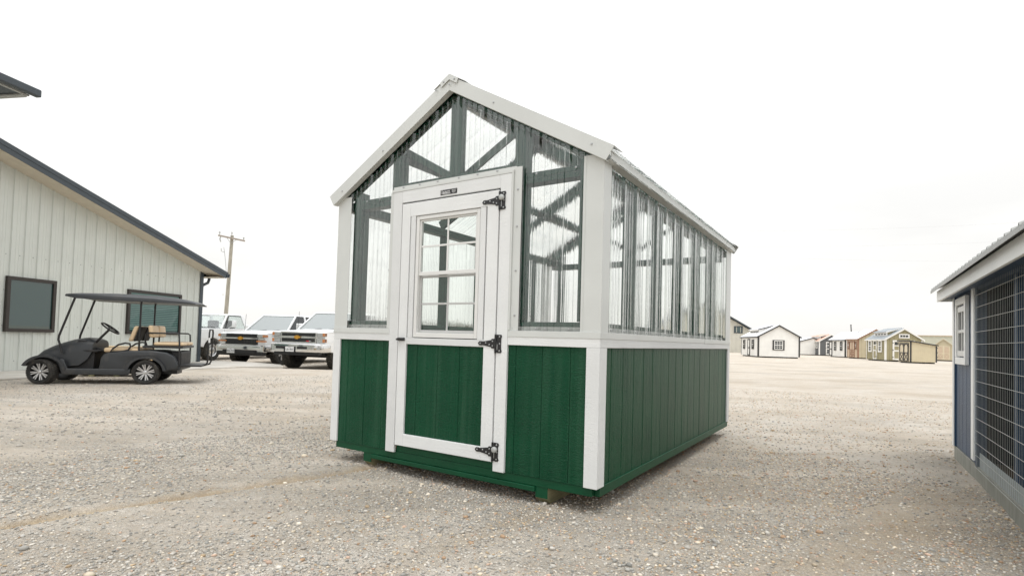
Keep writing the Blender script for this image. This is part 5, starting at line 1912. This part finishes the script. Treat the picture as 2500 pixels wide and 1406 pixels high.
MB().prism([(-0.12, 1.66), (WD / 2, 1.66 + (WD / 2 + 0.12) * rsl - 0.01), (WD + 0.12, 1.66)], 'x', -0.01, 0.01).build('gable', 'coop_blue', coop)
MB().prism([(-0.12, 1.66), (WD / 2, 1.66 + (WD / 2 + 0.12) * rsl - 0.01), (WD + 0.12, 1.66)], 'x', LN - 0.03, LN - 0.01).build('gable', 'coop_blue', coop)
MB().tube([(-0.035, 0.05, 0.10), (-0.035, 0.09, 0.10)], 0.012, 8).build('skid_bolt', 'galv', coop)

# ------------------------------------------------------------------ sheds across the yard (local x along the gable front, y along the side, origin at the nearest corner)
YARD = R(-10)
SG = 'display sheds across the yard'


def rect_s(y0, y1, z0, z1, d0=-0.03, d1=0.01):
    return (d0, d1, y0, y1, z0, z1)


def shed(name, label, C, W, L, eave, peak, wall, trim_, roofm, wall_side=None, base=0.12, ridge='y', over=0.12, skid='s_black', rot=YARD, group=SG, cat='shed', grooves=0, cornertrim=True):
    t = thing(name, label, cat, (C[0], C[1], 0), rot, group)
    MB().prism([(0, base), (W, base), (W, eave), (W / 2, peak), (0, eave)], 'y', 0, L).build('wall', wall, t)
    if wall_side:
        B('side_wall', wall_side, t, -0.012, -0.001, 0.004, L - 0.004, base, eave - 0.02)
    if grooves:
        x_ = grooves
        while x_ < W:
            zt_ = eave + (peak - eave) * (1 - abs(x_ - W / 2) / (W / 2)) - 0.02
            B('batten', wall, t, x_ - 0.025, x_ + 0.025, -0.03, -0.001, base + 0.02, zt_)
            x_ += grooves
        y_ = grooves
        while y_ < L:
            B('batten', wall_side or wall, t, -0.035, -0.0125, y_ - 0.025, y_ + 0.025, base + 0.02, eave - 0.05)
            y_ += grooves
    for i in range(4):
        xx = 0.15 + (W - 0.5) * i / 3
        B('skid', skid, t, xx, xx + 0.20, 0.05, L - 0.05, 0.0, base - 0.002)
    sl = (peak - eave) / (W / 2)
    for sg in (-1, 1):
        c_ = W / 2
        xe = c_ + sg * (W / 2 + over)
        ze = eave - sl * over
        r_ = MB().prism([(c_, peak + 0.02), (xe, ze + 0.02), (xe, ze + 0.075), (c_, peak + 0.08)], 'y', -over, L + over).build('roof', roofm, t)
        for yy in (-over - 0.03,):
            MB().prism([(c_, peak - 0.07), (xe, ze - 0.07), (xe, ze + 0.07), (c_, peak + 0.075)], 'y', yy, yy + 0.028).build('fascia', trim_, r_)
        if sg < 0:
            B('fascia', trim_, r_, xe - 0.03, xe - 0.001, -over, L + over, ze - 0.06, ze + 0.055)
    if cornertrim:
        for (x0, x1, y0, y1) in ((-0.02, 0.12, -0.022, -0.0025), (-0.022, -0.0135, 0.0, 0.12), (W - 0.12, W + 0.02, -0.022, -0.0025), (-0.022, -0.0135, L - 0.12, L)):
            B('corner_trim', trim_, t, x0, x1, y0, y1, base, eave - 0.02)
    return t


def win(parent, face, u0, u1, z0, z1, fm, rows=(2, 2), cols=2, fr=0.07, pane='shed_glass', shutters=None):
    w = thing('window', None, None)
    w.parent = parent

    def bx(b, ua, ub, za, zb, d0, d1):
        if face == 'g':
            b.box(ua, ub, -d1, -d0, za, zb)
        else:
            b.box(-d1, -d0, ua, ub, za, zb)
    b = MB()
    for q in ((u0, u1, z0, z0 + fr), (u0, u1, z1 - fr, z1), (u0, u0 + fr, z0 + fr, z1 - fr), (u1 - fr, u1, z0 + fr, z1 - fr)):
        bx(b, *q, 0.014, 0.07)
    b.build('frame', fm, w)
    b = MB()
    bx(b, u0 + fr, u1 - fr, z0 + fr, z1 - fr, 0.014, 0.030)
    b.build('pane', pane, w)
    b = MB()
    zi0, zi1, ui0, ui1 = z0 + fr, z1 - fr, u0 + fr, u1 - fr
    if sum(rows) > 1:
        zmid = (zi0 + zi1) / 2
        if len(rows) == 2:
            bx(b, ui0, ui1, zmid - 0.035, zmid + 0.035, 0.031, 0.060)
    for c_ in range(1, cols):
        u = ui0 + (ui1 - ui0) * c_ / cols
        bx(b, u - 0.014, u + 0.014, zi0, zi1, 0.031, 0.045)
    if len(rows) == 2:
        for zz in (zi0 * 0.75 + zi1 * 0.25, zi0 * 0.25 + zi1 * 0.75):
            bx(b, ui0, ui1, zz - 0.014, zz + 0.014, 0.031, 0.044)
    if b.v:
        b.build('muntins', 's_white', w)
    if shutters:
        for (a, c) in ((u0 - shutters, u0 - 0.015), (u1 + 0.015, u1 + shutters)):
            b = MB()
            bx(b, a, c, z0 - 0.02, z1 + 0.02, 0.014, 0.06)
            b.build('shutter', 's_black', w)
    return w


def doorp(parent, face, u0, u1, z0, z1, fm, pm, fr=0.10, mid=True, lights=0, xbrace=False, double=False):
    d = thing('door', None, None)
    d.parent = parent

    def bx(b, ua, ub, za, zb, d0, d1):
        if face == 'g':
            b.box(ua, ub, -d1, -d0, za, zb)
        else:
            b.box(-d1, -d0, ua, ub, za, zb)

    def dg(b, ua, za, ub, zb, w_):
        if face == 'g':
            b.bar((ua, -0.055, za), (ub, -0.055, zb), 0.03, w_)
        else:
            b.bar((-0.055, ua, za), (-0.055, ub, zb), 0.03, w_)
    b = MB()
    bx(b, u0 + fr, u1 - fr, z0 + fr, z1 - fr, 0.014, 0.040)
    b.build('panel', pm, d)
    leaves = [(u0, u1)] if not double else [(u0, (u0 + u1) / 2), ((u0 + u1) / 2, u1)]
    b = MB()
    for (a, c) in leaves:
        bx(b, a, a + fr, z0, z1, 0.014, 0.075)
        bx(b, c - fr, c, z0, z1, 0.014, 0.076)
        bx(b, a + fr, c - fr, z0, z0 + fr, 0.014, 0.074)
        bx(b, a + fr, c - fr, z1 - fr, z1, 0.014, 0.074)
        zm_ = z0 + (z1 - z0) * 0.46
        if mid:
            bx(b, a + fr, c - fr, zm_ - fr / 2, zm_ + fr / 2, 0.014, 0.073)
        if xbrace:
            dg(b, a + fr, z0 + fr, c - fr, zm_ - fr / 2, fr * 0.55)
            dg(b, c - fr, z0 + fr, a + fr, zm_ - fr / 2, fr * 0.55)
            # arched head inside the upper panel
            n_ = 8
            hw = (c - a) / 2 - fr
            for i in range(n_):
                t0, t1 = math.pi * i / n_, math.pi * (i + 1) / n_
                cc, zc_ = (a + c) / 2, z1 - fr - hw * 0.9
                dg(b, cc - hw * math.cos(t0), zc_ + hw * 0.85 * math.sin(t0), cc - hw * math.cos(t1), zc_ + hw * 0.85 * math.sin(t1), fr * 0.5)
    b.build('frame', fm, d)
    if lights:
        b = MB()
        ww = (u1 - u0 - 2 * fr - 0.04) / lights
        for k in range(lights):
            bx(b, u0 + fr + 0.02 + k * ww + 0.015, u0 + fr + 0.02 + (k + 1) * ww - 0.015, z1 - fr - 0.30, z1 - fr - 0.05, 0.041, 0.052)
        b.build('pane', 'shed_glass', d)
        b = MB()
        bx(b, u0 + fr, u1 - fr, z1 - fr - 0.42, z1 - fr - 0.34, 0.041, 0.073)
        b.build('rail', fm, d)
    for zz in (z0 + 0.25, (z0 + z1) / 2, z1 - 0.25):
        b = MB()
        bx(b, u0 - 0.02, u0 + 0.06, zz - 0.04, zz + 0.04, 0.077, 0.09)
        b.build('hinge', 's_black', d)
    return d


def dormer(parent, W, eave, peak, y0, y1, xf, zf, wall, trim_, roofm, n=4):
    """shed dormer on the left slope"""
    d = thing('dormer', None, None)
    d.parent = parent
    c_ = W / 2
    sl = (peak - eave) / c_
    zlo = eave + sl * xf
    MB().prism([(xf, zlo), (c_, peak), (xf, zf)], 'y', y0 + 0.05, y1 - 0.05).build('dormer_wall', wall, d)
    MB().prism([(xf - 0.18, zf + 0.01 - 0.18 * (peak - zf) / (c_ - xf)), (c_ + 0.05, peak + 0.09), (c_ + 0.05, peak + 0.14), (xf - 0.18, zf + 0.06 - 0.18 * (peak - zf) / (c_ - xf))], 'y', y0 - 0.08, y1 + 0.08).build('dormer_roof', roofm, d)
    MB().prism([(xf - 0.18, zf - 0.09), (c_, peak + 0.01), (c_, peak + 0.10), (xf - 0.18, zf + 0.02)], 'y', y0 - 0.10, y0 - 0.082).build('fascia', trim_, d)
    MB().box(xf - 0.03, xf - 0.002, y0, y1, zlo + 0.02, zf - 0.02).build('dormer_front', 's_white', d)
    w_ = (y1 - y0 - 0.3) / n
    for k in range(n):
        B('pane', 'shed_glass', d, xf - 0.045, xf - 0.031, y0 + 0.15 + k * w_ + 0.08, y0 + 0.15 + (k + 1) * w_ - 0.08, zlo + 0.14, zf - 0.16)


# white cabin with black trim
t = shed('white_shed', 'large white shed with black trim, a shuttered window and a dormer', (24.04, 52.95), 3.80, 6.65, 2.05, 3.13, 's_white', 's_black', 's_roofwhite')
win(t, 'g', 1.47, 2.27, 0.82, 1.66, 's_white', cols=3, fr=0.06, shutters=0.14)
B('window_trim', 's_black', t, 1.33, 2.41, -0.05, -0.014, 1.665, 1.73)
B('window_trim', 's_black', t, 1.33, 2.41, -0.05, -0.014, 0.75, 0.815)
for y_ in (1.4, 4.9):
    win(t, 's', y_, y_ + 0.75, 0.78, 1.72, 's_black', cols=1, fr=0.07, pane='shed_glass')
doorp(t, 's', 2.9, 3.75, 0.14, 1.80, 's_black', 's_white', fr=0.09)
dormer(t, 3.8, 2.05, 3.13, 1.6, 5.2, 0.55, 2.78, 's_white', 's_black', 's_roofwhite', 3)

t = shed('white_shed', 'low white shed end peeking out between the white cabin and the grey shed', (42.9, 80.5), 3.2, 5.0, 2.05, 2.55, 's_white', 's_black', 's_roofwhite', cornertrim=False)

# dark grey shed with an orange roof
t = shed('grey_shed', 'dark grey shed with an orange metal roof and white doors', (44.63, 78.75), 3.2, 5.4, 2.10, 3.05, 's_dgrey', 's_white', 's_rooforange')
for y_ in (0.5, 1.35, 3.3, 4.15):
    win(t, 's', y_, y_ + 0.62, 1.05, 1.92, 's_white', cols=2, fr=0.08)
doorp(t, 's', 2.2, 3.1, 0.16, 2.0, 's_white', 's_dgrey', fr=0.10)
doorp(t, 'g', 0.9, 2.1, 0.16, 2.0, 's_white', 's_dgrey', fr=0.12, lights=3)
dormer(t, 3.2, 2.10, 3.05, 1.0, 4.4, 0.55, 2.82, 's_dgrey', 's_white', 's_rooforange', 4)

# white shed with two tall black windows
t = shed('white_shed', 'plain white shed with two tall black windows, left of the tan shed', (40.73, 66.27), 3.0, 4.8, 2.20, 3.15, 's_white', 's_black', 's_roofwhite')
for y_ in (0.75, 2.55):
    win(t, 's', y_, y_ + 0.62, 0.85, 1.95, 's_black', cols=2, fr=0.07)
doorp(t, 's', 3.8, 4.6, 0.16, 2.0, 's_black', 's_white', fr=0.10)

# tan shed, brown door
t = shed('tan_shed', 'tan shed with brown arched double doors, beside the plain white shed', (38.95, 61.04), 3.6, 2.72, 2.24, 3.30, 's_tan', 's_brown', 's_roofwhite', wall_side='s_peach', grooves=0.4)
doorp(t, 's', 0.75, 1.95, 0.16, 2.0, 's_brown', 's_peach', fr=0.06, xbrace=True, double=True)
for y_ in (0.22, 2.10):
    win(t, 's', y_, y_ + 0.40, 1.05, 1.95, 's_brown', cols=1, fr=0.06)

# olive cabin
t = shed('olive_shed', 'olive green shed with white trim, a dormer and a wide gable window', (35.44, 51.48), 3.20, 3.75, 2.10, 3.10, 's_olive', 's_white', 's_roofgrey', grooves=0.4)
for y_ in (0.55, 2.55):
    win(t, 's', y_, y_ + 0.72, 0.85, 2.0, 's_white', cols=2, fr=0.12)
doorp(t, 's', 1.55, 2.25, 0.16, 2.0, 's_white', 's_olive', fr=0.10, lights=1)
win(t, 'g', 1.15, 2.05, 2.22, 2.62, 's_white', rows=(1,), cols=3, fr=0.10)
doorp(t, 'g', 0.62, 2.5, 0.16, 2.02, 's_white', 's_olive', fr=0.14, lights=6)
dormer(t, 3.2, 2.10, 3.10, 0.55, 3.1, 0.45, 2.80, 's_olive', 's_white', 's_roofgrey', 4)

# cream lean-to (roof falls along the long face)
t = thing('lean_to_shed', 'cream lean-to shed with black trim and arched doors before the olive shed', 'shed', (34.15, 46.5, 0), YARD, SG)
W_, L_n = 2.04, 1.80
zt0, zt1 = 1.88, 1.56
MB().prism([(0, 0.12), (W_, 0.12), (W_, zt1), (0, zt0)], 'y', 0, L_n).build('wall', 's_cream', t)
MB().prism([(-0.10, zt0 + 0.03), (W_ + 0.08, zt1 + 0.0), (W_ + 0.08, zt1 + 0.05), (-0.10, zt0 + 0.09)], 'y', -0.10, L_n + 0.10).build('roof', 's_roofwhite', t)
MB().prism([(-0.12, zt0 - 0.02), (W_ + 0.08, zt1 - 0.05), (W_ + 0.08, zt1 + 0.045), (-0.12, zt0 + 0.085)], 'y', -0.125, -0.102).build('fascia', 's_black', t)
B('fascia', 's_black', t, -0.125, -0.102, -0.10, L_n + 0.1, zt0 - 0.02, zt0 + 0.085)
B('corner_trim', 's_black', t, -0.02, 0.11, -0.022, -0.001, 0.12, zt0 - 0.02)
B('corner_trim', 's_black', t, W_ - 0.09, W_ + 0.02, -0.022, -0.001, 0.12, zt1 - 0.05)
B('corner_trim', 's_trimcream', t, -0.022, -0.001, 0.0, 0.12, 0.12, zt0 - 0.04)
B('corner_trim', 's_trimcream', t, -0.022, -0.001, L_n - 0.12, L_n, 0.12, zt0 - 0.04)
doorp(t, 's', 0.20, 1.60, 0.16, 1.72, 's_black', 's_trimcream', fr=0.075, xbrace=True, double=True)
for i in range(4):
    B('skid', 's_black', t, 0.1 + i * 0.54, 0.3 + i * 0.54, 0.05, L_n - 0.05, 0, 0.118)
x_ = 0.2
while x_ < W_ - 0.15:
    zt_ = zt0 + (zt1 - zt0) * x_ / W_ - 0.06
    B('batten', 's_cream', t, x_, x_ + 0.012, -0.012, -0.001, 0.14, zt_)
    x_ += 0.15

# small tan shed seen end on, at the coop
t = thing('small_shed', 'small tan shed with pale arched double doors next to the blue coop', 'shed', (48.4, 62.2, 0), R(-40), SG)
MB().prism([(0, 0.12), (1.75, 0.12), (1.75, 1.75), (0.875, 2.50), (0, 1.75)], 'y', 0, 2.4).build('wall', 's_tan', t)
for sg in (-1, 1):
    MB().prism([(0.875, 2.52), (0.875 + sg * 1.0, 1.66), (0.875 + sg * 1.0, 1.71), (0.875, 2.58)], 'y', -0.08, 2.5).build('roof', 's_roofwhite', t)
    MB().prism([(0.875, 2.44), (0.875 + sg * 1.0, 1.58), (0.875 + sg * 1.0, 1.70), (0.875, 2.57)], 'y', -0.11, -0.082).build('fascia', 's_tan', t)
doorp(t, 'g', 0.32, 1.43, 0.16, 1.72, 's_trimcream', 's_peach', fr=0.07, xbrace=True, double=True)
B('skid', 's_black', t, 0.1, 1.65, 0.02, 2.3, 0, 0.118)

# white-roofed sheds further back
shed('tan_shed', 'white-roofed tan shed behind the small tan shed', (53.5, 76.0), 3.0, 5.5, 2.1, 3.05, 's_tan', 's_tan', 's_roofwhite', cornertrim=False)
shed('tan_shed', 'white-roofed shed peeking over the lean-to between olive and small tan sheds', (50.5, 70.5), 2.6, 4.5, 2.05, 2.75, 's_peach', 's_tan', 's_roofwhite', cornertrim=False)
# long low hall on the horizon
t = thing('long_hall', 'long low pale green hall on the horizon behind the sheds', 'building', (82.0, 112.0, 0), R(-6))
MB().prism([(0, 0), (16, 0), (16, 4.15), (8, 4.3), (0, 4.2)], 'y', 0, 12).build('wall', 's_palegreen', t)
MB().prism([(-0.2, 4.2), (8, 4.3), (16.2, 4.15), (16.2, 4.28), (8, 4.45), (-0.2, 4.32)], 'y', -0.2, 12.2).build('roof', 's_peach', t)
# far grey metal building behind the white cabin
t = thing('far_building', 'far grey metal building with a dark sloping roof edge behind the white cabin', 'building', (38.2, 84.5, 0), R(-8))
MB().prism([(-16, 0), (0, 0), (0, 3.0), (-8, 7.6), (-16, 3.0)], 'y', 0, 20).build('wall', 's_grey', t)
for sg in (-1, 1):
    xe = -8 + sg * 8.3
    MB().prism([(-8, 7.68), (xe, 2.90), (xe, 3.12), (-8, 7.92)], 'y', -0.5, 20.3).build('roof', 'charcoal', t)
x_ = -15.7
while x_ < 0:
    zt_ = 3.0 + (1 - abs(x_ + 8) / 8) * 4.6 - 0.05
    B('rib', 's_grey', t, x_, x_ + 0.08, -0.05, -0.001, 0.02, zt_)
    x_ += 0.6
w = win(t, 'g', -3.45, -2.15, 3.05, 4.15, 'charcoal', rows=(1,), cols=1, fr=0.14, pane='building_glass')
# leaning dark post
lp = thing('leaning_post', 'thin dark leaning post standing up behind the tan shed roof', 'post', (50.0, 80.0, 0))
MB().tube([(0.28, 0, 0), (0.0, 0, 4.6)], [0.09, 0.07], 8).build('post', 's_black', lp)
MB().tube([(0.0, 0, 4.6), (0.0, 0, 4.68)], 0.10, 8).build('post_cap', 's_black', lp)

# ------------------------------------------------------------------ far scrub along the horizon (one mass)
def tree_line():
    V, Fc = [], []
    def clump(cx, cyy, w_, h_):
        for _ in range(int(22 + 18 * w_)):
            x = cx + random.gauss(0, w_ * 0.45)
            y = cyy + random.gauss(0, w_ * 0.3)
            z = random.random() ** 0.85 * h_
            z = min(z, h_ * (1.0 - 0.5 * min(1, abs(x - cx) / w_)))
            s_ = random.uniform(0.25, 0.7)
            a, b_ = random.uniform(0, 6.28), random.uniform(-0.6, 0.6)
            n = len(V)
            u_ = Vector((math.cos(a), math.sin(a), b_)) * s_
            v_ = Vector((-math.sin(a) * 0.3, math.cos(a) * 0.3, 1)) * s_
            p = Vector((x, y, z))
            for q in (p - u_ - v_ * 0.4, p + u_ - v_ * 0.5, p + u_ * 0.6 + v_ * 0.8, p - u_ * 0.5 + v_):
                V.append(tuple(q))
            Fc.append((n, n + 1, n + 2, n + 3))
    for k in range(170):
        x = -150 + 210 * k / 169 + random.uniform(-1, 1)
        tall = -64 < x < 6
        clump(x, 185 + random.uniform(-10, 10), random.uniform(1.0, 2.4), random.uniform(4.2, 7.4) if tall else random.uniform(1.0, 2.6))
    me = bpy.data.meshes.new('tree_line')
    me.from_pydata(V, [], Fc)
    me.materials.append(M['shrub'])
    o = bpy.data.objects.new('tree_line', me)
    COL.objects.link(o)
    tag(o, 'far line of low scrub along the horizon', 'trees', kind='stuff')


tree_line()
